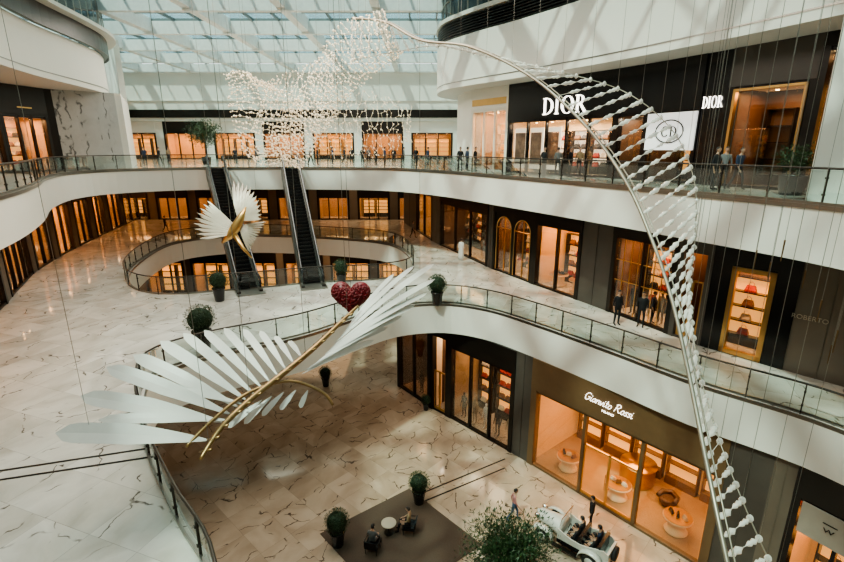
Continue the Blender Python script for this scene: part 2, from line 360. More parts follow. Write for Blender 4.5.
# ------------------------------------------------------------------ people
def body(pose):
    if pose=='stand':
        K=dict(pel=(0,0,.96),sp=(0,0,1.14),ch=(0,.01,1.33),nk=(0,0,1.48),hd=(0,-.01,1.58))
        legs=[[(s*.09,0,.90),(s*.105,-.01,.50),(s*.11,.03,.09),(s*.125,-.15,.035)] for s in(-1,1)]
        arms=[[(s*.17,.01,1.405),(s*.235,.03,1.12),(s*.245,-.05,.88),(s*.245,-.075,.79)] for s in(-1,1)]
    elif pose=='walk':
        K=dict(pel=(0,0,.94),sp=(0,-.01,1.12),ch=(0,-.02,1.31),nk=(0,-.03,1.46),hd=(0,-.05,1.56))
        legs=[[(s*.09,0,.89),(s*.10,-.05-s*.13,.49),(s*.11,.06-s*.26,.11),(s*.12,-.11-s*.26,.05)] for s in(-1,1)]
        arms=[[(s*.17,-.01,1.385),(s*.23,.02+s*.10,1.12),(s*.22,-.08+s*.16,.90),(s*.215,-.12+s*.17,.82)] for s in(-1,1)]
    else:
        K=dict(pel=(0,0,.56),sp=(0,.03,.74),ch=(0,.03,.93),nk=(0,0,1.08),hd=(0,-.03,1.18))
        legs=[[(s*.09,-.03,.54),(s*.13,-.44,.52),(s*.12,-.46,.09),(s*.13,-.62,.035)] for s in(-1,1)]
        arms=[[(s*.17,.02,1.0),(s*.24,-.04,.76),(s*.15,-.24,.66),(s*.12,-.32,.65)] for s in(-1,1)]
    J=[];E=[]
    def j(c,r,m): J.append((c,r,m)); return len(J)-1
    pe=j(K['pel'],(.135,.10),2); sp=j(K['sp'],(.12,.09),1); ch=j(K['ch'],(.155,.105),1); nk=j(K['nk'],.052,0); hd=j(K['hd'],.06,0)
    E+=[(pe,sp),(sp,ch),(ch,nk),(nk,hd)]
    for lg in legs:
        p=pe
        for c,r,m in zip(lg,(.085,.058,.038,.034),(2,2,3,3)):
            q=j(c,r,m); E.append((p,q)); p=q
    for si,ar in zip((-1,1),arms):
        p=ch
        for c,r,m in zip(ar,(.058,.042,.027,.030),(1,1,0,0)):
            q=j(c,r,m); E.append((p,q)); p=q
        d=(Vector(ar[3])-Vector(ar[2])).normalized(); pc=Vector(ar[3]); side=Vector((0,1,0)) if pose!='sit' else Vector((1,0,0)); inw=Vector((-si,0,0)) if pose!='sit' else Vector((0,0,-1))
        for k,(o,l) in enumerate(((-.026,.075),(-.009,.085),(.009,.08),(.026,.062))):
            a=j(tuple(pc+side*o*.8),.010,0); b=j(tuple(pc+side*o+d*(.03+l*.45)),.009,0); c=j(tuple(pc+side*o+d*(.03+l*.85)+inw*.02),.0075,0); E+=[(a,b),(b,c)]
        a=j(tuple(pc-side*.02-d*.02),.011,0); b=j(tuple(pc-side*.048+d*.015),.010,0); c=j(tuple(pc-side*.055+d*.045+inw*.01),.008,0); E+=[(a,b),(b,c)]
    v,fs,cen=skin(J,E)
    hc=Vector(K['hd'])+Vector((0,-.01,.065))
    hb=MB(); nr,nn=10,14
    for i in range(nr+1):
        ph=math.pi*min(max(i/nr,.02),.98); z=-math.cos(ph); w=math.sin(ph)
        for k in range(nn):
            a=2*math.pi*k/nn; x=w*math.cos(a)*.076; y=w*math.sin(a)*.095
            if z<0: x*=1-.28*(-z); y=y*(1-.15*(-z))-.012*(-z)
            hb.v.append((hc.x+x,hc.y+y,hc.z+z*.118))
    for i in range(nr):
        for k in range(nn):
            hb.f.append((i*nn+k,i*nn+(k+1)%nn,(i+1)*nn+(k+1)%nn,(i+1)*nn+k)); hb.m.append(0)
    hb.add([hc+Vector(p) for p in((-.012,-.088,-.02),(.012,-.088,-.02),(0,-.088,.022),(0,-.118,-.016))],[(0,1,3),(1,2,3),(2,0,3),(0,2,1)],0)
    for s in(-1,1):
        hb.sphere(hc+Vector((s*.078,.005,0)),(.012,.022,.032),6,5,0)
        hb.sphere(hc+Vector((s*.030,-.083,.012)),(.013,.010,.008),6,4,4)
    hb.sphere(hc+Vector((0,-.086,-.052)),(.026,.010,.007),6,4,5)
    ms=[]
    for c in cen:
        if pose!='sit' and 0.06<c.z<.93 and not(abs(c.x)>.185 and c.z>.62): ms.append(2); continue
        bi=min(range(len(J)),key=lambda i:(Vector(J[i][0])-c).length-(J[i][1][0] if isinstance(J[i][1],tuple) else J[i][1])*.6)
        mm=J[bi][2]
        if mm==3 and c.z>.13: mm=2
        ms.append(mm)
    bb=MB(); n0=len(v); bb.v=list(v)+list(hb.v); bb.f=list(fs)+[tuple(i+n0 for i in f) for f in hb.f]; bb.m=ms+hb.m
    hr=MB(); r0=4
    for i in range(r0,nr+1):
        ph=math.pi*min(max(i/nr,.02),.98); z=-math.cos(ph); w=math.sin(ph)
        for k in range(nn):
            a=2*math.pi*k/nn; x=w*math.cos(a)*.084; y=w*math.sin(a)*.102+.008
            zz=z*.127
            if math.sin(a)<-.25: zz=max(zz,.055+.002*i)
            hr.v.append((hc.x+x,hc.y+y,hc.z+zz))
    for i in range(nr-r0):
        for k in range(nn):
            hr.f.append((i*nn+k,i*nn+(k+1)%nn,(i+1)*nn+(k+1)%nn,(i+1)*nn+k)); hr.m.append(0)
    return bb.mesh('person',[M_skin,M_skin,M_skin,M_blk,M_hair,M_red],True),hr.mesh('hair',[M_hair],True)
BODY={p:body(p) for p in('stand','walk','sit')}
def C(n,c): return mat('cloth_'+n,c,.85,scale=14)
CL=dict(black=C('black',(.012,.012,.014)),navy=C('navy',(.02,.03,.06)),white=C('white',(.7,.68,.64)),grey=C('grey',(.13,.13,.13)),pink=C('pink',(.45,.2,.19)),blue=C('denim',(.06,.1,.18)),tan=C('tan',(.30,.21,.12)),red=C('red',(.35,.03,.03)),teal=C('teal',(.05,.15,.16)))
def person(loc,pose='stand',rz=0,topc='black',legc='black',label=None,sc=1,kind='person',allm=None,robe=None,grp=None):
    me,hr=BODY[pose]
    o=bpy.data.objects.new(kind,me); COL.objects.link(o); o.location=loc; o.rotation_euler=(0,0,rz); o.scale=(sc,)*3
    for i,m in enumerate([allm or M_skin,allm or CL[topc],allm or CL[legc],allm or M_blk,allm or M_hair,allm or M_red]):
        o.material_slots[i].link='OBJECT'; o.material_slots[i].material=m
    if kind=='person':
        h=bpy.data.objects.new('hair',hr); COL.objects.link(h); h.parent=o
        tag(o,label or f'person in {topc} top and {legc} trousers','person',grp)
        if topc in('black','navy') and pose!='sit' and not robe:
            j=MB().lathe([(.135,.88),(.15,1.0),(.145,1.15),(.165,1.3),(.13,1.42)],n=12).obj('jacket',CL[topc],o,True); j.scale=(1.08,.78,1)
        if robe:
            j=MB().lathe([(.25,.05),(.235,.4),(.2,.9),(.165,1.15),(.18,1.32),(.09,1.46)],n=14).obj('robe',CL[robe],o,True); j.scale=(1,.8,1)
    else: tag(o,label or 'shop mannequin in the display window','mannequin',grp)
    return o
# ------------------------------------------------------------------ plan curves
right2=[(13.6,-2),(13.6,4),(13.3,9),(12.5,14.3),(10.6,18.8),(8.4,23.3),(5.2,29.5),(1.6,36),(-2.5,40.5)]
far2=[(-8,42),(-14,42.2),(-20,41.5)]
left2=[(-24.0,38.5),(-24.6,34.5),(-22.2,29),(-18.6,23.5),(-15.6,18),(-13.4,12),(-12,5),(-11,-2)]
hole2=cr(right2+far2+left2,6,True)
hole1=cr([(-3.8,7.4),(-5.8,9.75),(-7.9,12.3),(-9.7,15.0),(-10.5,17.2),(-9.2,19.1),(-5.8,21.4),(-3.2,24.2),(-1.2,25.9),(1.3,26.4),(3.7,25.3),(5.9,22.9),(8.4,19.6),(10.5,16.7),(13.4,13.6),(14.8,9.5),(14,4),(9,1),(2,.5),(-2,3)],6,True)
hole1b=cr([(-16.2,28.4),(-11,29.6),(-7,31.0),(-3,31.8),(-.9,34),(-1.3,40),(-4,45),(-12,48),(-19,48.4),(-23.3,45),(-22.6,38),(-20,31.5)],6,True)
OUT=[(-52,-6),(32,-6),(32,78),(-52,78)]
slab('floor_lower',OUT,[],L0,.4,[M_fl0,M_white])
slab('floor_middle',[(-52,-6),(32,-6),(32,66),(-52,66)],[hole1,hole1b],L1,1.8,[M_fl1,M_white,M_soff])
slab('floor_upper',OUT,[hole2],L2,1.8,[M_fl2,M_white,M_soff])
def trim(name,loop,z0,z1,d,m):
    b=MB(); p=[tuple(q) for q in offc(loop,-.005)]; b.wallstrip(p+[p[0]],d,z0,z1)
    o=b.obj(name,m); struct(o); return o
trim('trim_1',hole2,L2-.12,L2+.02,.04,M_steel); trim('trim_2',hole1,L1-.12,L1+.02,.04,M_steel); trim('trim_3',hole1b,L1-.12,L1+.02,.04,M_steel)
# ------------------------------------------------------------------ railings
def railing(loop,z,label,step=1.6):
    root=tag(empty('glass_railing',(loop[0][0],loop[0][1],z)),label,'railing')
    lp=[Vector(p) for p in offc(loop,.14)]; n=len(lp); o0=Vector((loop[0][0],loop[0][1]))
    L=[p-o0 for p in lp]
    MB().tube([(p.x,p.y,1.12) for p in L],.04,6,closed=True).obj('handrail',M_rail,root,True)
    g=MB(); g.strip([(p.x,p.y) for p in L],.05,1.06,closed=True); g.obj('glass_panel',M_bal,root)
    b=MB(); LL=[(p.x,p.y) for p in L]+[(L[0].x,L[0].y)]; b.wallstrip(LL,.06,0,.1); b.obj('base_channel',M_steel,root)
    acc=0; pm=MB(); pm.box(-.018,.018,-.03,.03,0,1.1).box(-.03,.03,-.03,.06,.3,.36).box(-.03,.03,-.03,.06,.8,.86); me=pm.mesh('post',[M_rail])
    for i in range(n):
        a=L[i]; b2=L[(i+1)%n]; d=(b2-a).length
        while acc<d:
            q=a+(b2-a)*(acc/d)
            if (q+o0).y>3:
                p=bpy.data.objects.new('post',me); COL.objects.link(p); p.parent=root; p.location=(q.x,q.y,0); p.rotation_euler=(0,0,math.atan2((b2-a).y,(b2-a).x))
            acc+=step
        acc-=d
railing(hole2,L2,'glass balustrade with dark handrail around the upper atrium opening',1.7)
railing(hole1,L1,'glass balustrade with dark handrail around the large middle opening',1.6)
railing(hole1b,L1,'glass balustrade around the escalator opening',1.8)
# ------------------------------------------------------------------ goods
BAGS={}
def handbag(loc,rz,c,sc=1,grp='handbags on lit display shelves'):
    key='bag_'+c
    if key not in BAGS:
        m=mat('leather_'+c,dict(brown=(.16,.07,.03),black=(.015,.014,.014),cream=(.6,.5,.38),red=(.3,.03,.02))[c],.35)
        b=MB(); b.add([(-.17,-.07,0),(.17,-.07,0),(.17,.07,0),(-.17,.07,0),(-.13,-.035,.24),(.13,-.035,.24),(.13,.035,.24),(-.13,.035,.24),(-.18,-.08,.06),(.18,-.08,.06),(.18,.08,.06),(-.18,.08,.06)],
          [(0,3,2,1),(0,1,9,8),(1,2,10,9),(2,3,11,10),(3,0,8,11),(8,9,5,4),(9,10,6,5),(10,11,7,6),(11,8,4,7),(4,5,6,7)])
        h=MB().tube([(-.08,0,.23),(-.07,0,.32),(0,0,.37),(.07,0,.32),(.08,0,.23)],.009,5)
        BAGS[key]=(b.mesh('body',[m]),h.mesh('handle',[m],True),c)
    b,h,c=BAGS[key]
    o=empty('handbag',loc,rz); o.scale=(sc,)*3
    x=bpy.data.objects.new('body',b); COL.objects.link(x); x.parent=o
    x=bpy.data.objects.new('handle',h); COL.objects.link(x); x.parent=o
    tag(o,f'{c} leather handbag with curved handle on display','handbag',grp)
# ------------------------------------------------------------------ shopfronts
def frame_of(p0,p1,z):
    a=Vector((p0[0],p0[1],0)); b=Vector((p1[0],p1[1],0)); x=(b-a).normalized(); y=Vector((-x.y,x.x,0))
    m=Matrix(((x.x,y.x,0,a.x),(x.y,y.y,0,a.y),(0,0,1,z),(0,0,0,1)))
    return m,(b-a).length
def textobj(key,m,mw,parent=None,sx=1):
    v,f=TXT[key]; b=MB(); b.v=[(p[0]*sx,p[1],p[2]) for p in v]; b.f=list(f); b.m=[0]*len(f)
    o=b.obj('sign_lettering',m,parent)
    o.matrix_basis=mw@Matrix.Rotation(math.pi/2,4,'X')
    return o
def stone(p0,p1,z,H,m,th=.5,name='wall_right',fins=0):
    mw,w=frame_of(p0,p1,z)
    b=MB().box(0,w,0,th,0,H)
    if fins:
        for i in range(1,fins+1): b.box(w*i/(fins+1)-.02,w*i/(fins+1)+.02,-.03,0,0,H)
    o=b.obj(name,m,mw=mw); struct(o); return o
def shop(p0,p1,z,H,label,fr=M_dark,inn=M_warm2,back=None,n=3,hd=.9,side=.25,sill=.0,depth=2.8,door=None,arch=False,items='bags',light=60,lc=(1,.52,.22),lampstrip=True,shelf=True,floor=None,hm=None,man=0,mx=.12,isl=0):
    mw,w=frame_of(p0,p1,z)
    root=tag(empty('shopfront',mw=mw),label,'shop front')
    ht=H-hd
    f=MB(); f.box(0,side,-.05,.35,0,ht); f.box(w-side,w,-.05,.35,0,ht)
    f.box(side,w-side,0,.25,0,max(.12,sill))
    iw=(w-2*side)/n
    if arch:
        for i in range(n):
            x0=side+i*iw; x1=x0+iw; r=iw*.41; cx=(x0+x1)/2; zs=ht-r-.25
            f.box(x0,cx-r,0,.22,0,zs); f.box(cx+r,x1,0,.22,0,zs)
            pr=None
            for k in range(13):
                a=math.pi*k/12; q=(cx-r*math.cos(a),zs+r*math.sin(a))
                if pr:
                    f.add([(pr[0],0,pr[1]),(q[0],0,q[1]),(q[0],0,ht),(pr[0],0,ht),(pr[0],.22,pr[1]),(q[0],.22,q[1]),(q[0],.22,ht),(pr[0],.22,ht)],[(0,1,2,3),(4,7,6,5),(0,4,5,1)])
                pr=q
            f.box(x0,cx-r,0,.22,zs,ht); f.box(cx+r,x1,0,.22,zs,ht)
            f.tube([(cx-r,-.02,.12)]+[(cx-r*math.cos(math.pi*k/12),-.02,zs+r*math.sin(math.pi*k/12)) for k in range(13)]+[(cx+r,-.02,.12)],.035,4,1)
            f.box(cx-.02,cx+.02,.05,.12,.12,zs+r*.98,1).box(cx-r,cx+r,.05,.12,zs-.03,zs+.03,1)
    else:
        for i in range(1,n): f.box(side+i*iw-mx/2,side+i*iw+mx/2,0,.22,0,ht)
        f.box(side,w-side,0,.22,ht-.14,ht)
    f.obj('frame',[fr,M_gold],root)
    MB().box(0,w,-.08,.4,ht,H).obj('sign_band',hm or fr,root)
    for i in range(n):
        if door is not None and i==door: continue
        MB().box(side+i*iw+mx/2,side+(i+1)*iw-mx/2,.10,.115,max(.12,sill),ht-.14).obj('window_pane',M_glass,root)
    if door is not None:
        x0=side+door*iw+mx/2; x1=x0+iw-mx
        d=MB()
        for a,b in((x0,(x0+x1)/2),((x0+x1)/2,x1)):
            d.box(a,a+.06,.05,.11,.12,2.9).box(b-.06,b,.05,.11,.12,2.9).box(a,b,.05,.11,2.82,2.9).box(a,b,.05,.11,.12,.3)
        dd=d.obj('door',M_gold if fr is not M_blk else M_dark,root)
        MB().tube([((x0+x1)/2-.08,0,1.0),((x0+x1)/2-.08,0,1.9)],.02,5).tube([((x0+x1)/2+.08,0,1.0),((x0+x1)/2+.08,0,1.9)],.02,5).obj('door_handle',M_gold,dd)
    b=MB()
    b.box(.02,w-.02,depth,depth+.15,0,ht,0).box(.02,.12,.4,depth,0,ht,0).box(w-.12,w-.02,.4,depth,0,ht,0)
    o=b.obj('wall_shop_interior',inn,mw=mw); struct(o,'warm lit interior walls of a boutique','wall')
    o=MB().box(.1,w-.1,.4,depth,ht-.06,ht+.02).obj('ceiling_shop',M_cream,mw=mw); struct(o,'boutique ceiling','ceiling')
    if floor:
        o=MB().box(.1,w-.1,.35,depth,.0,.03).obj('floor_shop',floor,mw=mw); struct(o,'boutique floor','floor')
    if lampstrip:
        lm=MB(); k=max(2,int(w/1.3))
        for i in range(k):
            x=w*(i+.5)/k
            lm.lathe([(.07,ht-.10),(.07,ht-.065)],(x,.8,0),8); lm.lathe([(.07,ht-.10),(.07,ht-.065)],(x,depth-.7,0),8)
        lm.obj('ceiling_lamp',M_lamp,root)
    if light:
        li=bpy.data.lights.new('shop_light','AREA'); li.energy=light; li.color=lc; li.shape='RECTANGLE'; li.size=w*.7; li.size_y=depth*.5
        lo=bpy.data.objects.new('shop_light',li); COL.objects.link(lo); lo.matrix_world=mw@Matrix.Translation((w/2,depth*.5,ht-.2))
    if shelf:
        k=max(1,int(w/1.7)); sw=(w-.6)/k
        for i in range(k):
            x0=.3+i*sw+.1; x1=.3+(i+1)*sw-.1
            e=tag(empty('display_shelf',mw=mw@Matrix.Translation((x0,depth-.42,0))),'tall backlit display shelving with warm glowing niches','display shelf','backlit display shelves')
            ww=x1-x0
            c=MB(); c.box(0,.06,0,.4,0.03,ht*.8).box(ww-.06,ww,0,.4,.03,ht*.8)
            zz=[.5+ q*(ht*.8-.5)/4 for q in range(5)]
            for q in zz: c.box(.06,ww-.06,0,.4,q-.05,q)
            c.box(.06,ww-.06,0,.4,.03,.45); c.obj('cabinet',fr,e)
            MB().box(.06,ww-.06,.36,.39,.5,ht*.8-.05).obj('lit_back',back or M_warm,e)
            if items=='bags':
                for q in zz[:-1]:
                    for xx in ([.5] if ww<1.2 else [.3,.7]):
                        P=mw@Vector((x0+ww*xx,depth-.22,q+.002)); handbag(P,math.atan2(mw[1][0],mw[0][0]),random.choice(['brown','black','cream','red']),1.25)
    for i in range(man):
        P=mw@Vector((side+(w-2*side)*(i+.5)/man,.75,.03)); person(P,'stand',math.atan2(mw[1][0],mw[0][0]),kind='mannequin',allm=[CL['black'],CL['tan'],CL['white']][i%3],grp='window mannequins',label='dressed shop mannequin standing behind the window')
    for i in range(isl):
        x=side+(w-2*side)*(i+.5)/isl
        e=tag(empty('display_table',mw=mw@Matrix.Translation((x,1.25,.03))),'round pale display table holding handbags','display table','boutique display tables')
        MB().lathe([(.45,0),(.5,.06),(.38,.12),(.38,.62),(.62,.7),(.62,.78)],n=20).obj('pedestal',M_cream,e,True)
        MB().lathe([(.6,.785),(.6,.81)],n=20).obj('top',M_gold,e)
        for k in range(3):
            q=mw@Vector((x-.3+.3*k,1.25,.842)); handbag(q,random.random()*3,random.choice(['brown','black','cream','red']),.8,'goods on the boutique tables')
    return root,mw,w,ht
def dense(pts,n=10): return [tuple(p) for p in cr(pts,n)]
def at_u(c,z,u):
    for a,b in zip(c,c[1:]):
        ua,ub=PU(a[0],a[1],z),PU(b[0],b[1],z)
        if ua>1e5 or ub>1e5: continue
        if (ua-u)*(ub-u)<=0 and ua!=ub:
            k=(u-ua)/(ub-ua); return (a[0]+(b[0]-a[0])*k,a[1]+(b[1]-a[1])*k)
    return None
F1=dense([(-4,64),(-1.2,54),(.9,46),(5.1,35),(9.7,26.2),(12.7,20.4),(16,16.4),(19.5,12),(23,7)])
H1=L2-1.8-L1
def run(curve,z,specs):
    for s in specs:
        a=at_u(curve,z,s[0]); b=at_u(curve,z,s[1])
        if a is None or b is None: continue
        yield a,b,s
SP1=[(404,416,'st',M_stone),(416,432,'a'),(432,440,'st',M_stone2),(440,487,'b'),(487,492,'st',M_stone),(492,532,'c'),(532,577,'c2'),(577,606,'st',M_stone),(606,668,'d'),(668,700,'e'),(700,782,'f'),(782,850,'st',M_stone2),(850,980,'d')]
for a,b,s in run(F1,L1,SP1):
    k=s[2]
    if k=='st':
        stone(a,b,L1,H1,s[3],fins=1)
        if s[0]==782:
            mw,w=frame_of(a,b,L1); e=tag(empty('wall_sign',mw=mw),'small pale lettering on a brown stone wall','sign')
            textobj('rob',mat('pale_sign_metal',(.5,.42,.32),.4),Matrix.Translation((w*.24,-.05,2.35)),e)
    elif k=='a': shop(a,b,L1,H1,'dark framed boutique window with warm light',n=2,shelf=False,light=60)
    elif k=='b': shop(a,b,L1,H1,'dark framed boutique with tall warm lit glass panels',n=3,inn=M_brownwall,light=300,hd=1.2)
    elif k=='c': shop(a,b,L1,H1,'dark bronze boutique front with golden arched windows',fr=M_dark,n=2,arch=True,inn=M_brownwall,light=420,isl=2)
    elif k=='c2': shop(a,b,L1,H1,'boutique window showing lit shelves of bags',fr=M_dark,n=2,inn=M_warm2,light=240,isl=2,hd=1.1)
    elif k=='d':
        r,mw,w,ht=shop(a,b,L1,H1,'black framed boutique window with golden lit display',fr=M_dark,n=2,inn=M_brownwall,light=280,man=2)
        g=MB()
        for q in range(1,7): g.box(.3+(w-.6)*q/7-.015,.3+(w-.6)*q/7+.015,.02,.06,.2,ht-.2)
        g.box(.3,w-.3,.02,.06,1.9,1.94).box(.3,w-.3,.02,.06,3.0,3.04); g.obj('window_grille',M_gold,r)
    elif k=='e': shop(a,b,L1,H1,'dark stone boutique entrance with double door',fr=M_stone,n=1,door=0,inn=M_brownwall,light=60,shelf=False)
    elif k=='f':
        r,mw,w,ht=shop(a,b,L1,H1,'black boutique front with large bronze framed lit window',fr=M_blk,side=.85,n=1,hd=1.2,inn=M_brownwall,light=240,depth=1.8)
        MB().box(.78,.98,-.1,.1,.05,ht-.1).box(w-.98,w-.78,-.1,.1,.05,ht-.1).box(.78,w-.78,-.1,.1,ht-.28,ht-.1).box(.78,w-.78,-.1,.1,.05,.25).obj('window_trim',M_gold,r)
F0=dense([(-6,40),(-3,34),(-.6,30),(1.6,27.7),(5.9,22.9),(8.6,19.8),(11.0,16.6),(13.9,13.2),(16,8),(16.5,3)])
H0=L1-1.8
M_tanfl=mat('tan_shop_floor',(.35,.22,.11),.3)
for a,b,s in run(F0,L0,[(398,430,'m'),(430,448,'w'),(448,511,'m2'),(511,527,'st',M_stone),(527,706,'big'),(706,745,'st',M_stone),(745,766,'st',M_stone2),(766,860,'r'),(860,1000,'st',M_stone2)]):
    k=s[2]
    if k=='st': stone(a,b,L0,H0,s[3],fins=1)
    elif k=='m': shop(a,b,L0,H0,'dark lower level boutique window with mannequins',n=2,inn=M_brownwall,light=80,man=1)
    elif k=='w': shop(a,b,L0,H0,'narrow white lit doorway between boutiques',fr=M_dark,n=1,inn=M_cream,light=60,lc=(1,.85,.65),shelf=False,door=0)
    elif k=='m2': shop(a,b,L0,H0,'dark framed window display with dressed mannequins',n=3,inn=M_amber,light=160,man=5,hd=1.3,lc=(1,.75,.5))
    elif k=='big':
        r,mw,w,ht=shop(a,b,L0,H0,'wide bronze shoe boutique front glowing golden inside',fr=M_brz2,hm=M_brz2,n=3,door=1,inn=M_warm2,light=520,hd=1.75,side=.35,depth=4.6,isl=3,items='none',floor=M_tanfl,mx=.16)
        script('Gianvito Rossi',.40,w*.47,ht+.95,-.11,.012).obj('sign_lettering',M_lampw,r,True)
        textobj('mil',M_lampw,Matrix.Translation((w*.47,-.11,ht+.55)),r)
        e=tag(empty('reception_counter',mw=mw@Matrix.Translation((w*.5,3.2,.03))),'curved golden counter with rounded ends inside the shoe boutique','counter')
        MB().lathe([(.8,0),(.85,.1),(.85,.95),(.9,1.0),(.9,1.06)],n=24).obj('body',M_gold,e,True)
        e=tag(empty('armchair',mw=mw@Matrix.Translation((w*.70,2.6,.03))),'dark rounded armchair inside the shoe boutique','armchair')
        MB().lathe([(.34,0.1),(.38,.2),(.38,.42),(.3,.45)],n=16).obj('seat',M_brownwall,e,True)
        MB().tube([(-.38,-.2,.45),(-.36,.2,.5),(0,.4,.55),(.36,.2,.5),(.38,-.2,.45)],.12,8).obj('backrest',M_brownwall,e,True)
        for lx,ly in((-.2,-.2),(.2,-.2),(0,.2)): MB().tube([(lx,ly,0),(lx,ly,.12)],.02).obj('leg',M_gold,e)
    elif k=='r':
        r,mw,w,ht=shop(a,b,L0,H0,'black framed boutique with warm interior and pale sign panel',fr=M_blk,n=2,inn=M_warm2,light=240,hd=1.2)
        MB().box(w*.12,w*.95,-.14,-.08,ht-1.25,ht-.05).obj('sign_panel',mat('taupe_panel',(.30,.255,.21),.5),r)
        textobj('w',M_blk,Matrix.Translation((w*.42,-.17,ht-.62)),r,sx=1.3)
        MB().box(w*.42-.2,w*.42+.2,-.16,-.14,ht-.44,ht-.41).obj('emblem_bar',M_blk,r)
F2=dense([(3.0,43),(4,38.6),(8,33),(12,26.5),(14.6,21),(16.8,17),(19,12),(21,5)])
H2=L3-L2
M_pic=mat('fashion_photo',(.30,.2,.15),.4,var=.95,scale=3.5)
M_panw=mat('white_lit_panel',(.7,.7,.68),.4,emit=.65,ec=(1,.98,.95))
for a,b,s in run(F2,L2,[(462,470,'st',M_white),(470,506,'p'),(506,610,'d1'),(610,640,'d2'),(640,690,'d3'),(690,714,'st',M_blk),(714,795,'e'),(795,930,'g')]):
    k=s[2]
    if k=='st':
        stone(a,b,L2,H2,s[3],name='wall_right')
        if s[3] is M_blk:
            mw,w=frame_of(a,b,L2); e=tag(empty('wall_sign',mw=mw),'small white serif lettering on a black boutique wall','sign')
            serif('DIOR',.50,w*.45,3.75,-.03,.04,.58).obj('sign_lettering',M_lampw,e)
    elif k=='p':
        r,mw,w,ht=shop(a,b,L2,H2,'cream boutique front with pale gold sign band',fr=M_white,n=3,inn=M_cream,light=200,hd=1.5,hm=M_white)
        MB().box(.2,w-.2,-.12,-.06,ht+.3,ht+.75).obj('sign_plate',M_gold,r)
    elif k in('d1','d2','d3'):
        r,mw,w,ht=shop(a,b,L2,H2,'glossy black fashion boutique front with white lettering',fr=M_blk,n={'d1':5,'d2':1,'d3':1}[k],inn=M_brownwall if k!='d1' else M_cream,back=M_lit if k=='d1' else None,light={'d1':600,'d2':120,'d3':60}[k],lc=(1,.82,.62),hd=2.4,hm=M_blk,man=2 if k=='d1' else 0,side=.2)
        if k=='d1':
            serif('DIOR',1.0,w*.57,ht+.75,-.09,.06,1.0).obj('sign_lettering',M_lampw,r)
            for q in range(3):
                MB().box(.25+q*w*.17,.25+q*w*.17+w*.14,.5,.55,.3,3.0).obj('light_panel',M_lit,r)
                MB().box(.35+q*w*.17,.25+q*w*.17+w*.12,.44,.49,.6,2.7).obj('poster',M_pic,r)
        if k=='d3':
            MB().box(.15,w-.05,-.16,-.08,1.6,3.4).obj('light_panel',M_panw,r)
            serif('CD',.50,w*.5+.05,2.5,-.165,.03,.9).obj('sign_lettering',M_blk,r)
            MB().tube([(w*.5+.05+.78*math.cos(q*.3142),-.18,2.5+.55*math.sin(q*.3142)) for q in range(20)],.035,5,closed=True).obj('emblem_ring',M_blk,r)
    elif k=='e':
        r,mw,w,ht=shop(a,b,L2,H2,'dark boutique front with bronze framed glowing interior',fr=M_dark,n=1,hd=1.6,side=.3,inn=M_brownwall,back=M_bronze,light=200,items='none',hm=M_stone)
        MB().box(.25,.37,-.1,.1,.05,ht-.1).box(w-.37,w-.25,-.1,.1,.05,ht-.1).box(.25,w-.25,-.1,.1,ht-.2,ht-.1).obj('window_trim',M_gold,r)
    elif k=='g': shop(a,b,L2,H2,'dark full height glass boutique front',fr=M_dark,n=5,hd=.5,inn=M_brownwall,light=50,items='none')
p0=UT(806,15.9,L2); p1=UT(900,14.6,L2)
stone(p0,p1,L2,ROOF-L2,M_white,1.2)
F1L=dense([(-17,12),(-20,18.5),(-22.9,24.5),(-27,31.5),(-29.8,38.3),(-33,49),(-36.5,63)])
for i,(u0,u1) in enumerate([(-160,-60),(-60,8),(12,34),(38,56),(60,76),(80,94),(98,108),(112,124),(126,140)]):
    a=at_u(F1L,L1,u0); b=at_u(F1L,L1,u1)
    if a and b:
        shop(a,b,L1,H1,'dark framed boutique with warm glowing windows along the side walk',n=2 if i>2 else 4,inn=M_warm2 if i%2==0 else M_amber,light=320,hd=1.1,items='bags' if i<3 else 'none',man=1 if i<3 else 0,shelf=i%3!=1)
for u0,u1 in[(8,12),(34,38),(56,60),(76,80),(94,98),(108,112),(124,126),(140,146)]:
    a=at_u(F1L,L1,u0); b=at_u(F1L,L1,u1)
    if a and b: stone(a,b,L1,H1,M_stone2,name='wall_left')
F2L=dense([(-24,14),(-26,22),(-27.6,29),(-28.5,35.5),(-27.3,38.8),(-24.3,41.3)])
for i,(u0,u1,k) in enumerate([(-130,-42,'s'),(-42,12,'s'),(12,58,'s2'),(58,66,'st'),(66,126,'mar')]):
    a=at_u(F2L,L2,u0); b=at_u(F2L,L2,u1)
    if not(a and b): continue
    if k[0]=='s' and k!='st':
        r,mw,w,ht=shop(a,b,L2,H2,'dark boutique front with warm lit shelves on the upper walk',n=3,inn=M_amber,light=480,hd=2.0,depth=2.4)
        MB().box(w*.36,w*.66,-.11,-.08,ht+.5,ht+.58).obj('sign_plate',M_gold,r)
    elif k=='st': stone(a,b,L2,H2,M_dark,name='wall_left')
    else: stone(a,b,L2,H2,M_mw,name='wall_left')
stone((-24.3,41.3),(-30,52),L2,H2,M_white,name='wall_left'); stone((-30,52),(-46,75),L2,ROOF-L2,M_white,name='wall_left')
stone((3.0,43),(4.0,38.9),L2,H2,M_white,.6)
for i in range(9):
    x0=-46+i*7.4
    shop((x0,75),(x0+6.2,75),L2,5.4,'distant boutique with orange lit windows on the upper hall',n=3,inn=M_warm2 if i in(1,2,4) else M_amber,light=320,hd=1.6,items='none',shelf=i%2==0,hm=M_dark if i%2 else M_white)
    stone((x0+6.2,75),(x0+7.4,75),L2,5.4,M_white,name='wall_back')
o=MB().box(-50,24,74.4,75.6,L2+5.4,ROOF+.3).box(-50,24,74.2,74.4,L2+8.2,L2+8.35).obj('wall_back',M_white); struct(o)
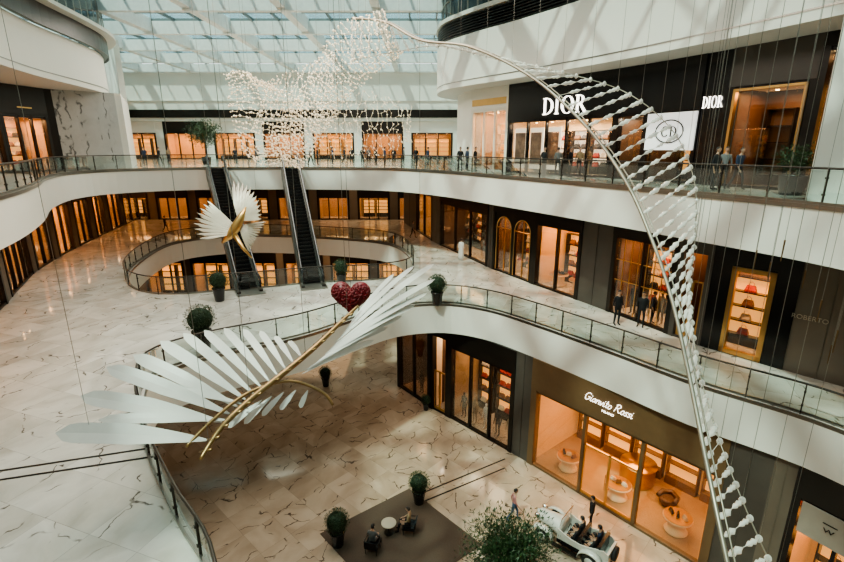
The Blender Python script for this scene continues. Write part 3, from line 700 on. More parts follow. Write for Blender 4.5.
o=MB().box(-50,24,74.15,74.4,L2+5.9,L2+7.0).obj('trim_4',M_dark); struct(o)
for i in range(8):
    x0=-38+i*5.0
    shop((x0,60),(x0+4.0,60),L1,H1,'distant boutique with amber windows at the end of the middle level',n=3,inn=M_amber,light=70,items='none',shelf=i%3==0,fr=M_dark,hd=2.4)
    stone((x0+4.0,60),(x0+5.0,60),L1,H1,M_stone2,name='wall_back')
for i in range(6):
    x0=-31+i*5.2
    shop((x0,52),(x0+4.4,52),L0,H0,'amber lit boutique below the escalator opening',n=3,inn=M_amber,light=240,items='none',fr=M_dark,hd=1.8)
    stone((x0+4.4,52),(x0+5.2,52),L0,H0,M_stone2,name='wall_back')
stone((-30,26),(-31,52),L0,H0,M_stone2,name='wall_left')
# ------------------------------------------------------------------ drums above
R3=dense([(15.8,-4),(15.8,6),(15.0,13),(13.2,18.5),(10.2,25),(6.4,31.5),(3.0,36.4),(1.4,40),(1.8,45),(6,50),(14,53),(24,54)],6)
Lf3=dense([(-33,50),(-28,45.5),(-25.6,41.5),(-24.4,37),(-23.2,31),(-20.8,24),(-18,17),(-16,9),(-15,-4)],6)
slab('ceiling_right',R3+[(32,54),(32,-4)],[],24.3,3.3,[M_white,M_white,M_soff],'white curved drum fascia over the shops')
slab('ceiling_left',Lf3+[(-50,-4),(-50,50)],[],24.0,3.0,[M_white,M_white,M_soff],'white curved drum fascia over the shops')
M_gz=mat('dark_glazing',(.03,.04,.045),.08)
def ring(curve,sg,zb):
    b=MB(); b.wallstrip(offs(curve,-sg*.02),sg*.05,21.35,21.41); struct(b.obj('trim_5',M_steel))
    b=MB()
    for k in range(7): b.wallstrip(offs(curve,sg*(.02)),sg*.3,zb+.06+k*.17,zb+.14+k*.17)
    b.wallstrip(offs(curve,sg*.35),sg*.1,zb,zb+1.25); struct(b.obj('trim_6',M_dark))
    b=MB(); b.wallstrip(offs(curve,-sg*.1),sg*1.2,zb+1.25,zb+1.5); struct(b.obj('trim_7',M_white))
    c2=offs(curve,sg*.35)
    b=MB(); b.wallstrip(c2,sg*.05,zb+1.5,28.2); struct(b.obj('window_1',M_gz))
    b=MB(); acc=0
    for p,q in zip(c2,c2[1:]):
        P=Vector(p);Q=Vector(q); d2=(Q-P).length
        while acc<d2:
            r=P+(Q-P)*acc/d2; b.box(r.x-.06,r.x+.06,r.y-.06,r.y+.06,zb+1.5,28.2); acc+=1.1
        acc-=d2
    b.wallstrip(offs(curve,sg*.3),sg*.06,27.0,27.1); struct(b.obj('trim_8',M_steel))
ring(R3,-1,24.3); ring(Lf3,1,24.0)
# ------------------------------------------------------------------ skylight
b=MB()
for i in range(11): 
    x=-48+i*7.4; b.box(x-.35,x+.35,-6,75,ROOF+.3,ROOF+1.5)
for j in range(9):
    y=10+j*8; b.box(-50,26,y-.28,y+.28,ROOF+.1,ROOF+1.2)
struct(b.obj('ceiling_beams',M_roof),'bold white steel beams of the skylight roof','skylight frame')
b=MB()
for i in range(31):
    x=-48+i*2.467
    if i%3: b.box(x-.07,x+.07,-6,75,ROOF+1.25,ROOF+1.5)
for j in range(28):
    y=-4+j*2.85; b.box(-50,26,y-.07,y+.07,ROOF+1.25,ROOF+1.5)
struct(b.obj('ceiling_frame',M_roofd),'dark glazing bars of the skylight roof','skylight frame')
struct(MB().box(-50,26,-6,75,ROOF+1.52,ROOF+1.54).obj('window_2',M_sky),'large skylight glazing over the atrium','skylight')
for nm,(x0,x1,y0,y1) in dict(wall_left=(-52.3,-52,-6,78),wall_right=(32,32.3,-6,78),wall_back=(-52,32,78,78.3),wall_front=(-52,32,-6.3,-6)).items():
    struct(MB().box(x0,x1,y0,y1,L0-.4,ROOF).obj(nm,M_white))
def inlay(p,q,z,w=.09):
    P=Vector(p);Q=Vector(q); d=(Q-P).normalized(); n=Vector((-d.y,d.x))*(w/2)
    b=MB(); c=[P+n,Q+n,Q-n,P-n]; b.add([(k.x,k.y,z+.006) for k in c],[(0,1,2,3)])
    struct(b.obj('floor_inlay',M_dark),'dark inlay line across the marble floor','floor inlay')
for dv in(0,9):
    inlay(S(-20,474+dv,L1),S(158,447+dv,L1),L1)
    inlay(S(425,492+dv,L0),S(505,459+dv,L0),L0)
# ------------------------------------------------------------------ escalators
def escalator(xb,yb,xt,yt,label):
    a=Vector((xb,yb,L1)); t=Vector((xt,yt,L2)); d=(t-a); run_=math.hypot(d.x,d.y); ang=math.atan2(d.y,d.x)-math.pi/2
    r=tag(empty('escalator',a,ang),label,'escalator'); h=d.z
    W2=.55
    def prof(off,y0=-.9,y1=.9):
        return [(y0,off),(0,off),(run_,h+off),(run_+y1,h+off)]
    for s in(-1,1):
        b=MB(); pr=prof(.12); lo=[(-.9,-.0),(0.8,-.0),(run_+.2,h-1.0),(run_+.9,h-.9)]
        x0=s*W2; x1=s*(W2+.22)
        vs=[(x,p[0],p[1]) for x in(x0,x1) for p in pr+lo[::-1]]
        fs=[(0,1,6,7),(1,2,5,6),(2,3,4,5),(8,15,14,9),(9,14,13,10),(10,13,12,11)]+[(i,(i+1)%8,8+(i+1)%8,8+i) for i in range(8)]
        b.add(vs,fs); b.obj('side_truss',M_rail,r)
        g=MB(); xx=s*(W2+.08)
        up=prof(.95); dn=prof(.12)
        g.add([(xx,p[0],p[1]) for p in dn]+[(xx,p[0],p[1]) for p in up],[(0,1,5,4),(1,2,6,5),(2,3,7,6)]); g.obj('glass_side',M_bal,r)
        hp=[(-.9,.35),(-1.1,.6),(-.95,.95),(0,1.0),(run_,h+1.0),(run_+.95,h+1.0),(run_+1.1,h+.6)]
        MB().tube([(xx,p[0],p[1]) for p in hp],.08,6).obj('handrail',M_blk,r,True)
    n=int(h/.2); b=MB()
    for i in range(n):
        y0=run_*i/n; z0=h*i/n; b.box(-W2,W2,y0,y0+run_/n+.01,z0-.25,z0+h/n)
        b.box(-W2,W2,y0-.008,y0,z0+h/n-.015,z0+h/n+.003,1)
    b.obj('step_band',[M_blk,M_rail],r)
    MB().box(-W2-.3,W2+.3,-1.5,0,.0,.03).obj('landing_plate',M_steel,r)
    b=MB().add([(x,y,z) for x in(-W2-.15,W2+.15) for y,z in((.5,-.05),(run_,h-1.1),(run_,h-1.2),(.9,-.1))],[(0,1,2,3),(4,7,6,5),(0,4,5,1),(2,6,7,3)]); b.obj('underside_panel',M_steel,r)
escalator(-11.1,29.4,-17.4,41.6,'escalator with black steps and glass sides beside the winged sculpture')
escalator(-7.3,30.7,-11.2,42.0,'escalator with black steps and glass sides rising to the upper floor')
# ------------------------------------------------------------------ plants
def leafball(mb,c,R,n,ls,rz=1.0,jit=.12):
    for i in range(n):
        v=Vector((random.gauss(0,1),random.gauss(0,1),random.gauss(0,1))).normalized()
        r=R*(1-jit+random.random()*jit*1.6); p=Vector(c)+Vector((v.x*r,v.y*r,v.z*r*rz))
        t=(v.cross(Vector((random.random(),random.random(),random.random())))).normalized(); u=(v*.5+Vector((random.gauss(0,.5),random.gauss(0,.5),random.gauss(0,.5)+.3))).normalized()
        mb.add([p-t*ls*.3,p+u*ls*.5,p+t*ls*.3+u*ls*.1,p+u*ls],[(0,1,3),(1,2,3)])
def topiary():
    e=empty('potted_topiary')
    MB().lathe([(.20,0),(.22,.03),(.30,.62),(.33,.66),(.33,.72),(.28,.72),(.27,.66)],n=18).obj('pot',M_pot,e,True)
    MB().lathe([(.265,.655),(.265,.67)],n=14).obj('soil',M_soil,e)
    MB().tube([(0,0,.66),(0,.01,.95)],.03).obj('trunk',M_trunk,e)
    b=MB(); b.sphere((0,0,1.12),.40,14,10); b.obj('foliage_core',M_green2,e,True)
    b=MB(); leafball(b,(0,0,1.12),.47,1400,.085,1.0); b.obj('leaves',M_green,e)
    return e
tp=topiary(); used=False
G='round topiaries in black pots'
for (u,v,z,s,l) in [(204,350,L1,1.3,'large clipped round shrub in black pot beside the railing'),(220,301,L1,1.15,'clipped round shrub in black pot by the escalator'),(342,285,L1,1.08,'clipped shrub in black pot by the escalator landing'),(437,305,L1,1.12,'round shrub in black pot by the curved railing'),
   (326,386,L0,.95,'round shrub in black pot below the balcony'),(419,503,L0,1.05,'clipped shrub in black pot at the rug corner'),(338,545,L0,1.1,'clipped shrub in black pot at the rug edge'),(426,410,L0,.7,'small potted shrub by the lower shops')]:
    x,y=S(u,v,z)
    if not used: tp.location=(x,y,z); tp.scale=(s,)*3; o=tp; used=True
    else: o=copytree(tp,(x,y,z),random.random()*3,s)
    tag(o,l,'potted plant',G)
def bigtree(loc,h,R,n,label,ls=.16):
    e=tag(empty('potted_tree',loc),label,'potted tree')
    MB().lathe([(.35,0),(.38,.04),(.48,.7),(.5,.75),(.42,.75),(.4,.68)],n=18).obj('planter',M_pot,e,True)
    MB().lathe([(.4,.66),(.4,.69)],n=14).obj('soil',M_soil,e)
    b=MB(); b.tube([(0,0,.6),(.03,0,h*.5),(0,.02,h*.75)],[.07,.05,.03])
    for k in range(7):
        a=k*.9; b.tube([(0,0,h*(.35+.05*k)),(R*.7*math.cos(a),R*.7*math.sin(a),h*(.6+.05*k))],[.03,.012],5)
    b.obj('trunk',M_trunk,e,True)
    b=MB()
    for k in range(9):
        a=k*2.4; rr=R*.45 if k else 0; leafball(b,(rr*math.cos(a),rr*math.sin(a),h*.72+R*.28*math.sin(k*1.7)),R*.6,n//9,ls,.9,.8)
    b.obj('leaves',M_green,e)
x,y=S(506,600,L0); bigtree((x,y,L0),2.9,1.55,9000,'bushy dark green indoor tree beside the rug',.20)
x,y=UT(207,50,L2); bigtree((x,y,L2),4.2,1.5,3500,'tall indoor tree with round crown on the upper hall',.26)
x,y=UT(790,18.2,L2); bigtree((x,y,L2),1.7,.6,900,'small leafy plant by the boutique window',.16)
# ------------------------------------------------------------------ feather sculptures
def blade(mb,root,tip,w,hint=Vector((.1,-.6,.8)),n=14,camber=.12,th=.010,taper=.82):
    root=Vector(root);tip=Vector(tip); d=tip-root; L=d.length; dn=d.normalized()
    nn=(hint-dn*hint.dot(dn)).normalized(); s=dn.cross(nn)
    base=len(mb.v)
    for i in range(n+1):
        t=i/n; ww=w*.5*(.10+.90*min(1,t/.5)**.8)*math.sqrt(max(0.0,1-max(0,(t-taper)/(1-taper))**2))
        ww=max(ww,.003); c=root+d*t+nn*(camber*L*math.sin(t*math.pi)*.35); tw=ww*.12
        mb.v+=[tuple(c-s*ww+nn*tw),tuple(c+nn*th),tuple(c+s*ww+nn*tw),tuple(c-nn*th)]
    for i in range(n):
        a=base+4*i;b=a+4
        for p,q in((0,1),(1,2),(2,3),(3,0)): mb.f.append((a+p,a+q,b+q,b+p)); mb.m.append(0)
def wires(root,pts,o,r=.007):
    for p in pts:
        p=Vector(p); MB().tube([p-o,Vector((p.x,p.y,ROOF+.3))-o],r,4).obj('suspension_wire',M_steel,root)
st=cr([W(200,460,11.3),W(222,427,11.8),W(250,400,12.5),W(285,372,13.3),W(315,347,14.2),W(340,323,15.2),W(358,306,16)],6)
o0=Vector(st[0]); wing=tag(empty('feather_wing_sculpture',o0),'giant suspended wing with pale flat feathers on a bronze stem','hanging sculpture')
MB().tube([p-o0 for p in st],[.045+.04*math.sin(math.pi*i/(len(st)-1)) for i in range(len(st))],8).obj('stem',M_stem,wing,True)
st2=cr([W(186,447,11.6),W(215,418,12.1),W(250,392,12.8),W(290,381,13.3),W(322,392,13.5),W(333,405,13.5)],6)
MB().tube([p-o0 for p in st2],.045,8).obj('curved_rib',M_stem,wing,True)
for k in range(14):
    a=st[int(k*(len(st)-4)/14)+2]; b_=a+Vector((.2,-.1,.12)); c_=a+Vector((-.2,.1,-.1))
    MB().tube([b_-o0,a-o0,c_-o0],.028,6).obj('stem_bracket',M_stem,wing,True)
fl=[((207,440,11.8),(55,433,11.2),.50),((222,422,12.2),(80,396,11.9),.44),((230,414,12.4),(106,367,12.5),.40),((238,407,12.6),(133,355,13),.36),((246,400,12.8),(160,341,13.5),.32),((254,394,13),(183,333,14),.28),((262,388,13.2),(204,330,14.3),.25),((270,382,13.4),(224,328,14.6),.23),((278,376,13.6),(243,329,14.9),.22),((286,370,13.8),(260,331,15.2),.20),((294,364,14),(275,336,15.4),.18),((302,358,14.2),(289,341,15.6),.16),
    ((228,420,12.2),(98,420,11.6),.26),((243,404,12.6),(152,384,12.6),.22),
    ((302,374,13.6),(374,340,15.9),.18),((306,370,13.7),(388,327,16.4),.19),((312,366,13.8),(402,316,17),.20),((318,361,14.0),(415,305,17.6),.21),((324,355,14.3),(427,293,18.3),.21),((330,349,14.6),(435,279,19),.21),((335,343,14.9),(434,264,19.5),.22),((341,336,15.2),(414,266,19),.18),((346,330,15.5),(394,274,18.4),.16),
    ((262,400,12.9),(228,428,12.6),.18),((272,396,13.1),(244,424,12.8),.18),((284,392,13.3),(262,416,13),.17),((296,390,13.5),(280,410,13.3),.16),((308,390,13.7),(300,408,13.6),.15)]
for a,b_,w in fl:
    m=MB(); blade(m,W(*a)-o0,W(*b_)-o0,w); m.obj('feather',M_feather,wing)
wires(wing,[st[3],st[12],st[22],st[32],W(90,430,11.4),W(420,275,18.8)],o0)
c0=W(236,228,24); w2=tag(empty('winged_sculpture',c0),'suspended golden body with two raised fans of pale feathers','hanging sculpture')
MB().tube([W(p[0],p[1],24)-c0 for p in((222,243),(229,236),(236,227),(242,216),(246,207))],[.05,.20,.26,.18,.05],10).obj('body',M_gold,w2,True)
MB().tube([W(p[0],p[1],24)-c0 for p in((234,234),(243,248),(252,258))],[.14,.09,.04],8).obj('tail',M_gold,w2,True)
hn=Vector((.1,-.9,.3))
for i in range(18):
    t=i/17; an=math.radians(208-t*70); R=(40-9*abs(t-.4))*(1 if i%2 else .88); m=MB(); a=W(229+t*6,235-t*10,23.9)-c0; b_=W(233+R*math.cos(an),222-R*math.sin(an)+2,23.2+t*.8)-c0; blade(m,a,b_,.10,hn,8); m.obj('feather',M_feath2,w2)
for i in range(24):
    t=i/23; an=math.radians(108-t*98); R=(45-16*t)*(1 if i%2 else .88); m=MB(); a=W(239+t*4,224-t*3,24)-c0; b_=W(241+R*.72*math.cos(an),224-R*math.sin(an),24.6-t)-c0; blade(m,a,b_,.10,hn,8); m.obj('feather',M_feath2,w2)
for i in range(12):
    t=i/11; m=MB(); a=W(238+t*3,226+t*8,24.05)-c0; b_=W(266-t*16,222+t*30,24.4)-c0; blade(m,a,b_,.09,hn,8); m.obj('feather',M_feath2,w2)
wires(w2,[c0+Vector((0,0,.3)),W(215,206,24),W(256,190,24)],c0)
hc=W(351,296,17.2); ht=tag(empty('heart_sculpture',hc),'suspended deep red heart behind the wing stem','hanging sculpture'); HS=.72
m=MB(); N=36; R=8
for j in range(-R,R+1):
    f=j/R; k=math.sqrt(max(0,1-f*f))
    for i in range(N):
        a=2*math.pi*i/N; x=math.sin(a)**3; z=(13*math.cos(a)-5*math.cos(2*a)-2*math.cos(3*a)-math.cos(4*a))/16
        m.v.append((x*HS*max(k,.03),f*.34,z*HS*max(k,.03)))
for j in range(2*R):
    for i in range(N): m.f.append((j*N+i,j*N+(i+1)%N,(j+1)*N+(i+1)%N,(j+1)*N+i)); m.m.append(0)
for i in range(300):
    a=random.random()*6.283; r=math.sqrt(random.random()); x=math.sin(a)**3*r*HS*.94; z=(13*math.cos(a)-5*math.cos(2*a)-2*math.cos(3*a)-math.cos(4*a))/16*r*HS*.94
    m.sphere((x,-.33*math.sqrt(max(0,1-r*r))-.01,z),.05,6,4)
m.obj('heart_body',M_red,ht,True)
wires(ht,[hc+Vector((0,0,.2))],hc)
# ------------------------------------------------------------------ beaded ribbon
A=cr([W(*p) for p in[(352,18,22.5),(385,22,21.5),(420,40,20),(470,47,18.5),(530,76,17),(585,125,15.5),(625,180,14),(652,240,13),(672,300,12),(688,370,11),(700,430,10.2),(714,500,9.4),(732,585,8.7)]],10)
B=cr([W(*p) for p in[(352,60,23),(395,52,22),(440,46,20.5),(500,60,19),(560,72,17.5),(625,92,16.5),(672,130,15.5),(694,180,14.5),(695,235,13.5),(690,290,12.6),(697,360,11.6),(716,430,10.7),(742,500,9.9),(780,585,9.2)]],10)
def samp(c,t):
    x=t*(len(c)-1); i=min(int(x),len(c)-2); return c[i]+(c[i+1]-c[i])*(x-i)
o0=A[0].copy(); rb=tag(empty('beaded_ribbon_sculpture',o0),'suspended arch of two rails joined by strands of glass bulbs','hanging sculpture')
MB().tube([p-o0 for p in A],.05,6).obj('rail',M_ribrail,rb,True)
MB().tube([p-o0+Vector((.16,.05,.02)) for p in A],.02,5).obj('rail',M_ribrail,rb,True)
MB().tube([p-o0 for p in B],.016,5).obj('rail',M_ribrail,rb,True)
nr=62
for i in range(nr+1):
    t=i/nr; a=samp(A,t); b_=samp(B,max(0,t-.012)); d=b_-a; L=d.length
    m=MB(); m.tube([a-o0,b_-o0],.008,4)
    k=max(1,int(L/.50)); ax=d.normalized()
    for q in range(k):
        if random.random()<.1: continue
        c=a+d*((q+.55)/k)-o0; s=.9+.45*random.random()
        m.lathe([(.01,-.23*s),(.022*s,-.18*s),(.055*s,-.09*s),(.035*s,-.02*s),(.062*s,.06*s),(.028*s,.15*s),(.01,.22*s)],c,7,ax=ax)
    m.lathe([(.01,-.09),(.055,-.05),(.07,0),(.055,.05),(.01,.09)],b_-o0,8)
    m.obj('bead_strand',M_bead,rb,True)
    if i%2==0: wires(rb,[b_],o0,.006)
def net(edgeA,edgeB,nst,nb,amp=.5,r=.035,obj=None,o0=None,jt=1):
    cA=cr([W(*p) for p in edgeA],8); cB=cr([W(*p) for p in edgeB],8)
    for i in range(nst+1):
        t=i/nst; a=samp(cA,t); b_=samp(cB,t); m=MB(); pts=[]
        for q in range(nb+1):
            s=q/nb; p=a+(b_-a)*s+Vector((0,1,0))*amp*math.sin(s*math.pi*1.5+t*3)+Vector((0,0,1))*(amp*.6*math.sin(s*math.pi*1.2+t*2.5))+Vector((random.gauss(0,.035*jt),random.gauss(0,.1),random.gauss(0,.04*jt)))
            pts.append(p-o0)
        m.tube(pts,.009,3)
        for p in pts: m.sphere(p,r*(.6+.6*random.random()),6,4)
        m.obj('bead_strand',M_beadw,obj,True)
oA=W(300,100,23); nw=tag(empty('bead_wing_sculpture',oA),'cloud of tiny suspended beads shaped like flowing wings','hanging sculpture')
net([(255,160,24),(272,132,24),(294,104,23.6),(314,68,23),(338,30,22.5),(382,14,21.5)],[(302,165,23),(316,142,23),(332,114,22.6),(352,86,22.4),(378,66,22.2),(402,52,22)],38,20,.5,.05,nw,oA)
net([(224,74,22.5),(227,92,22.5),(225,112,22.6),(231,134,22.8),(242,154,23)],[(262,84,24),(296,88,24),(302,106,24),(296,130,24),(284,158,24)],19,22,.6,.048,nw,oA)
net([(268,82,24),(300,72,24),(334,58,24)],[(258,125,24),(290,146,24),(334,118,24)],18,15,.6,.048,nw,oA)
net([(316,112,27),(345,98,27),(378,97,27),(410,112,27)],[(312,142,27),(345,154,27),(380,152,27),(410,142,27)],20,15,.3,.04,nw,oA,2.5)
wires(nw,[W(u,v,23.3) for u,v in((232,78),(262,86),(276,70),(300,66),(318,60),(330,40),(345,28),(366,20),(250,90),(290,90),(345,105),(380,102),(240,120))],oA,.006)
for i,(u,t) in enumerate([(757,12),(771,13),(785,11),(806,12.5),(822,10.5),(832,12),(838,9.8)]):
    p=W(u,[250,262,240,270,300,345,330][i],t); e=tag(empty('hanging_rod',p),'thin suspended wire ending in a slim bronze rod','hanging ornament','thin hanging rods')
    MB().tube([(0,0,0),(0,0,ROOF+.3-p.z)],.006,4).obj('wire',M_steel,e); MB().tube([(0,0,-.5),(0,0,0)],[.012,.02],5).obj('rod',M_bronze,e)
# ------------------------------------------------------------------ rug, cafe group
c=[Vector(S(320,534,L0)),Vector(S(409,489,L0)),Vector(S(482,545,L0))]; c4=c[0]+(c[2]-c[1])
cc=(c[0]+c[2])/2
m=MB(); P=[q-cc for q in(c[0],c[1],c[2],c4)]
m.add([(q.x,q.y,z) for z in(0,.025) for q in P],[(0,1,2,3),(4,7,6,5),(0,4,5,1),(1,5,6,2),(2,6,7,3),(3,7,4,0)])
o=m.obj('rug',M_rug); o.location=(cc.x,cc.y,L0+.002); tag(o,'large dark brown rectangular rug on the beige marble floor','rug')
def table(x,y):
    e=tag(empty('side_table',(x,y,L0+.03)),'small round pale pedestal table between two seats','table')
    MB().lathe([(.32,.50),(.34,.51),(.34,.54),(.32,.55)],n=22).obj('table_top',M_cush,e,True); MB().tube([(0,0,.03),(0,0,.5)],.03).obj('pole',M_dark,e); MB().lathe([(.22,0),(.22,.02),(.04,.05)],n=16).obj('base',M_dark,e)
def chair(x,y,rz):
    e=tag(empty('lounge_chair',(x,y,L0+.03),rz),'low dark upholstered lounge chair on the rug','chair','lounge chairs')
    MB().box(-.29,.29,-.28,.28,.28,.42).obj('seat',M_blk,e)
    MB().add([(-.29,.24,.40),(.29,.24,.40),(.29,.31,.40),(-.29,.31,.40),(-.26,.30,.70),(.26,.30,.70),(.26,.35,.70),(-.26,.35,.70)],[(0,3,2,1),(4,5,6,7),(0,1,5,4),(1,2,6,5),(2,3,7,6),(3,0,4,7)]).obj('backrest',M_blk,e)
    for s in(-1,1): MB().tube([(s*.31,-.24,.28),(s*.31,-.22,.56),(s*.31,.26,.60)],.018).obj('armrest',M_dark,e)
    for sx in(-.25,.25):
        for sy in(-.24,.24): MB().tube([(sx,sy,0),(sx,sy,.29)],.018).obj('leg',M_dark,e)
def face(xa,ya,xb,yb): return math.atan2(xb-xa,-(yb-ya))
x,y=S(389,533,L0); table(x,y)
x1,y1=S(373,551,L0); x2,y2=S(405,532,L0); x2+=.2
for (xx,yy,dr,tc,lc_,lb) in((x1,y1,.3,'grey','grey','seated person in grey top on a lounge chair by the table'),(x2,y2,-.2,'tan','black','seated person in tan top on a lounge chair by the table')):
    rz=face(xx,yy,x,y)+dr; chair(xx,yy,rz); q=Matrix.Rotation(rz,3,'Z')@Vector((0,-.02,0)); person((xx+q.x,yy+q.y,L0+.0),'sit',rz,tc,lc_,lb)
# ------------------------------------------------------------------ vintage car
cx,cy=S(573,545,L0); rzc=-.72
car=tag(empty('vintage_car',(cx,cy,L0),rzc),'cream open vintage style car with rounded fenders parked by the shops','car')
def loft(secs):
    mb=MB(); n=len(secs[0])
    for s in secs: mb.v+=s
    for i in range(len(secs)-1):
        for k in range(n):
            mb.f.append((i*n+k,i*n+(k+1)%n,(i+1)*n+(k+1)%n,(i+1)*n+k)); mb.m.append(0)
    mb.f.append(tuple(range(n))); mb.m.append(0); mb.f.append(tuple((len(secs)-1)*n+k for k in range(n))); mb.m.append(0)
    return mb
def sec(x,w,z0,z1): 
    return [(x,w*math.cos(a),(z0+z1)/2+(z1-z0)/2*math.sin(a)) for a in [k*math.pi/6 for k in range(12)]]
loft([sec(-1.7,.22,.45,.95),sec(-1.6,.30,.40,1.02),sec(-1.0,.38,.38,1.08),sec(-.6,.5,.36,1.10),sec(-.45,.6,.34,1.05)]).obj('hood',M_carw,car,True)
tub=MB(); prof=[(-.5,1.02),(-.25,.92),(.1,.82),(.5,.80),(.85,.88),(1.2,.98),(1.45,.98),(1.62,.85)]
for s in(-1,1):
    for (xa,za),(xb,zb) in zip(prof,prof[1:]):
        wa=.64-.16*max(0,(xa-1.1)/.5); wb=.64-.16*max(0,(xb-1.1)/.5)
        tub.add([(xa,s*wa,.36),(xb,s*wb,.36),(xb,s*wb,zb),(xa,s*wa,za),(xa,s*(wa-.06),.36),(xb,s*(wb-.06),.36),(xb,s*(wb-.06),zb),(xa,s*(wa-.06),za)],[(0,1,2,3),(4,7,6,5),(3,2,6,7),(0,4,5,1)])
tub.box(1.56,1.66,-.48,.48,.36,.88).box(-.5,1.6,-.6,.6,.34,.42); tub.obj('body',M_carw,car)
MB().box(-.5,1.5,-.66,-.645,.36,.55).box(-.5,1.5,.645,.66,.36,.55).obj('side_trim',M_blk,car)
MB().sphere((-1.72,0,.72),(.05,.2,.26),12,8).obj('grille',M_chrome,car,True)
for s in(-1,1): MB().sphere((-1.6,s*.36,.9),(.13,.11,.11),12,8).obj('headlight',M_chrome,car,True)
for fx in(-1.15,1.0):
    for s in(-1,1):
        c_=(fx,s*.72,.34)
        w_=MB(); w_.lathe([(.2,-.07),(.30,-.08),(.34,-.04),(.34,.04),(.30,.08),(.2,.07)],c_,20,0,ax=(0,1,0)); w_.lathe([(.19,-.075),(.2,.075)],c_,16,1,ax=(0,1,0)); w_.obj('wheel',[M_tyre,M_carw],car,True)
        f_=MB(); pts=[(fx+.5*math.cos(a),s*.68,.36+.42*math.sin(a)) for a in [math.pi*k/10 for k in range(-1,11)]]
        for (p,q) in zip(pts,pts[1:]):
            f_.add([(p[0],s*.58,p[2]),(p[0],s*.86,p[2]-.04),(q[0],s*.86,q[2]-.04),(q[0],s*.58,q[2]),(p[0],s*.58,p[2]+.06),(p[0],s*.86,p[2]+.02),(q[0],s*.86,q[2]+.02),(q[0],s*.58,q[2]+.06)],[(0,1,2,3),(4,7,6,5),(1,5,6,2),(0,3,7,4)])
        f_.obj('fender',M_carw,car,True)
for s in(-1,1): MB().box(-.65,.5,min(s*.7,s*.88),max(s*.7,s*.88),.28,.32).obj('running_board',M_dark,car)
for sx in(.25,1.05):
    MB().box(sx-.25,sx+.2,-.55,.55,.5,.58).box(sx+.15,sx+.28,-.55,.55,.58,1.1).obj('seat',M_blk,car)
MB().tube([(-.45,-.55,1.05),(-.38,-.55,1.5),(-.38,.55,1.5),(-.45,.55,1.05)],.02).obj('windscreen_frame',M_chrome,car)
MB().add([(-.45,-.53,1.05),(-.38,-.53,1.48),(-.38,.53,1.48),(-.45,.53,1.05)],[(0,1,2,3)]).obj('windscreen',M_glass,car)
MB().tube([(-.12,-.28+.17*math.cos(k*.6283),1.05+.17*math.sin(k*.6283)) for k in range(10)],.014,5,closed=True).obj('steering_wheel',M_blk,car,True)
MB().lathe([(.01,.0),(.3,.02),(.32,.1),(.3,.16),(.01,.18)],(1.68,0,.7),16,ax=(1,0,0)).obj('spare_wheel',M_tyre,car,True)
cm=Matrix.Translation((cx,cy,L0))@Matrix.Rotation(rzc,4,'Z')
for (lx,ly,tc,lb) in((.22,-.28,'black','person in black seated at the wheel of the vintage car'),(.22,.28,'black','person in black seated in the front of the vintage car'),(1.0,.28,'navy','person in navy seated in the rear of the vintage car'),(1.0,-.28,'black','person in black seated in the rear of the vintage car')):
    p=cm@Vector((lx,ly,.10)); person(p,'sit',rzc-math.pi/2,tc,'black',lb)
# ------------------------------------------------------------------ standing people
def pp(u,v,z,**k): x,y=S(u,v,z); return person((x,y,z),**k)
pp(616,325,L1,rz=.2,label='security guard in black suit standing outside a boutique',grp='guards in black suits',sc=1.06)
pp(640,327,L1,rz=-.6,label='security guard in black suit standing outside a boutique',grp='guards in black suits',sc=1.06)
pp(651,324,L1,rz=.9,label='man in dark suit standing beside the guards',topc='navy')
pp(461,260,L1,rz=2.6,robe='white',topc='white',legc='white',label='person in long white robe walking by the shops')
pp(413,238,L1,rz=1,topc='grey',pose='walk'); pp(182,214,L1,pose='walk',topc='teal',rz=.5); pp(166,232,L1,topc='black',rz=2,pose='walk')
pp(513,520,L0,topc='pink',legc='blue',pose='walk',rz=1.4,label='person in pink top walking behind the vintage car'); pp(590,528,L0,topc='black',rz=-2,label='person in black leaning near the vintage car')
def pt(u,t,**k): x,y=UT(u,t,L2); return person((x,y,L2),**k)
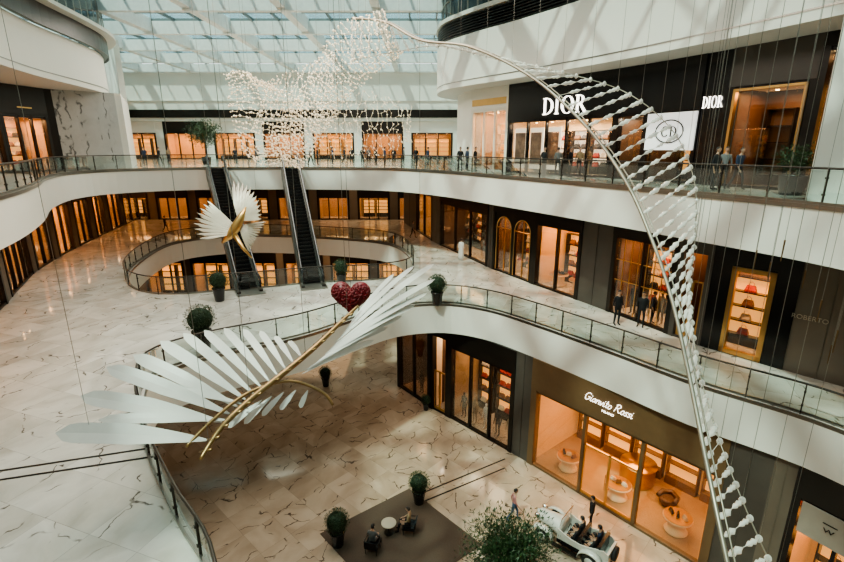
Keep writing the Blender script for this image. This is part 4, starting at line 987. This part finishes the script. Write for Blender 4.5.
for u,t,k in[(460,36,dict(topc='black')),(467,36.6,dict(topc='navy',rz=2)),(475,36,dict(topc='black',rz=1)),(543,29.5,dict(topc='black',rz=.4)),(557,29.5,dict(topc='grey',rz=3,pose='walk')),(712,20.2,dict(topc='black',rz=.6)),(721,20.8,dict(topc='grey',legc='black',rz=-.4)),(735,20.3,dict(topc='navy',rz=.2,pose='walk')),
    (363,46,dict(topc='black')),(376,46.5,dict(topc='black',rz=1)),(385,46,dict(topc='navy',rz=2)),(394,46.4,dict(topc='black',rz=.5)),(311,47,dict(topc='grey',pose='walk',rz=1)),(404,49,dict(topc='grey',rz=1.6)),(345,52,dict(topc='black',pose='walk',rz=1.4)),(160,50,dict(topc='black',pose='walk',rz=1.4)),(170,50,dict(topc='tan',rz=1)),(318,48,dict(topc='black',rz=2)),(428,44,dict(topc='navy',rz=2)),
    (333,50,dict(topc='navy',rz=2)),(352,48,dict(topc='black',rz=.3)),(369,47.5,dict(topc='grey',rz=.3)),(416,45,dict(topc='black',rz=.3)),(146,46,dict(topc='navy',rz=.3)),(236,50,dict(topc='black',pose='walk',rz=.3)),(258,52,dict(topc='grey',rz=.3)),(569,28.8,dict(topc='black',rz=.9)),(578,29.2,dict(topc='tan',rz=.2))]:
    pt(u,t,label=f"visitor in {k['topc']} clothes standing on the upper walkway",grp='visitors on the upper walkway',**k)
# ------------------------------------------------------------------ light
w=bpy.data.worlds.new('world'); bpy.context.scene.world=w; w.use_nodes=True; nt=w.node_tree
bg=nt.nodes['Background']; bg.inputs[0].default_value=(.80,.88,.91,1); bg.inputs[1].default_value=2.3
s=bpy.data.lights.new('sun','SUN'); s.energy=6.5; s.angle=math.radians(2.5); s.color=(1,.88,.72); so=bpy.data.objects.new('sun',s); COL.objects.link(so); so.rotation_euler=(math.radians(26),math.radians(-24),0)
def area(loc,sz,e,c=(1,.90,.77)):
    l=bpy.data.lights.new('ceiling_light','AREA'); l.energy=e; l.size=sz; l.color=c; o=bpy.data.objects.new('ceiling_light',l); COL.objects.link(o); o.location=loc  # unseen fill lamp added to brighten the atrium and halls
area((-6,20,26),14,3300); area((-14,50,26),16,3600); area((-8,60,13),10,400,(1,.7,.42)); area((-13,50,6),10,600,(1,.62,.32))
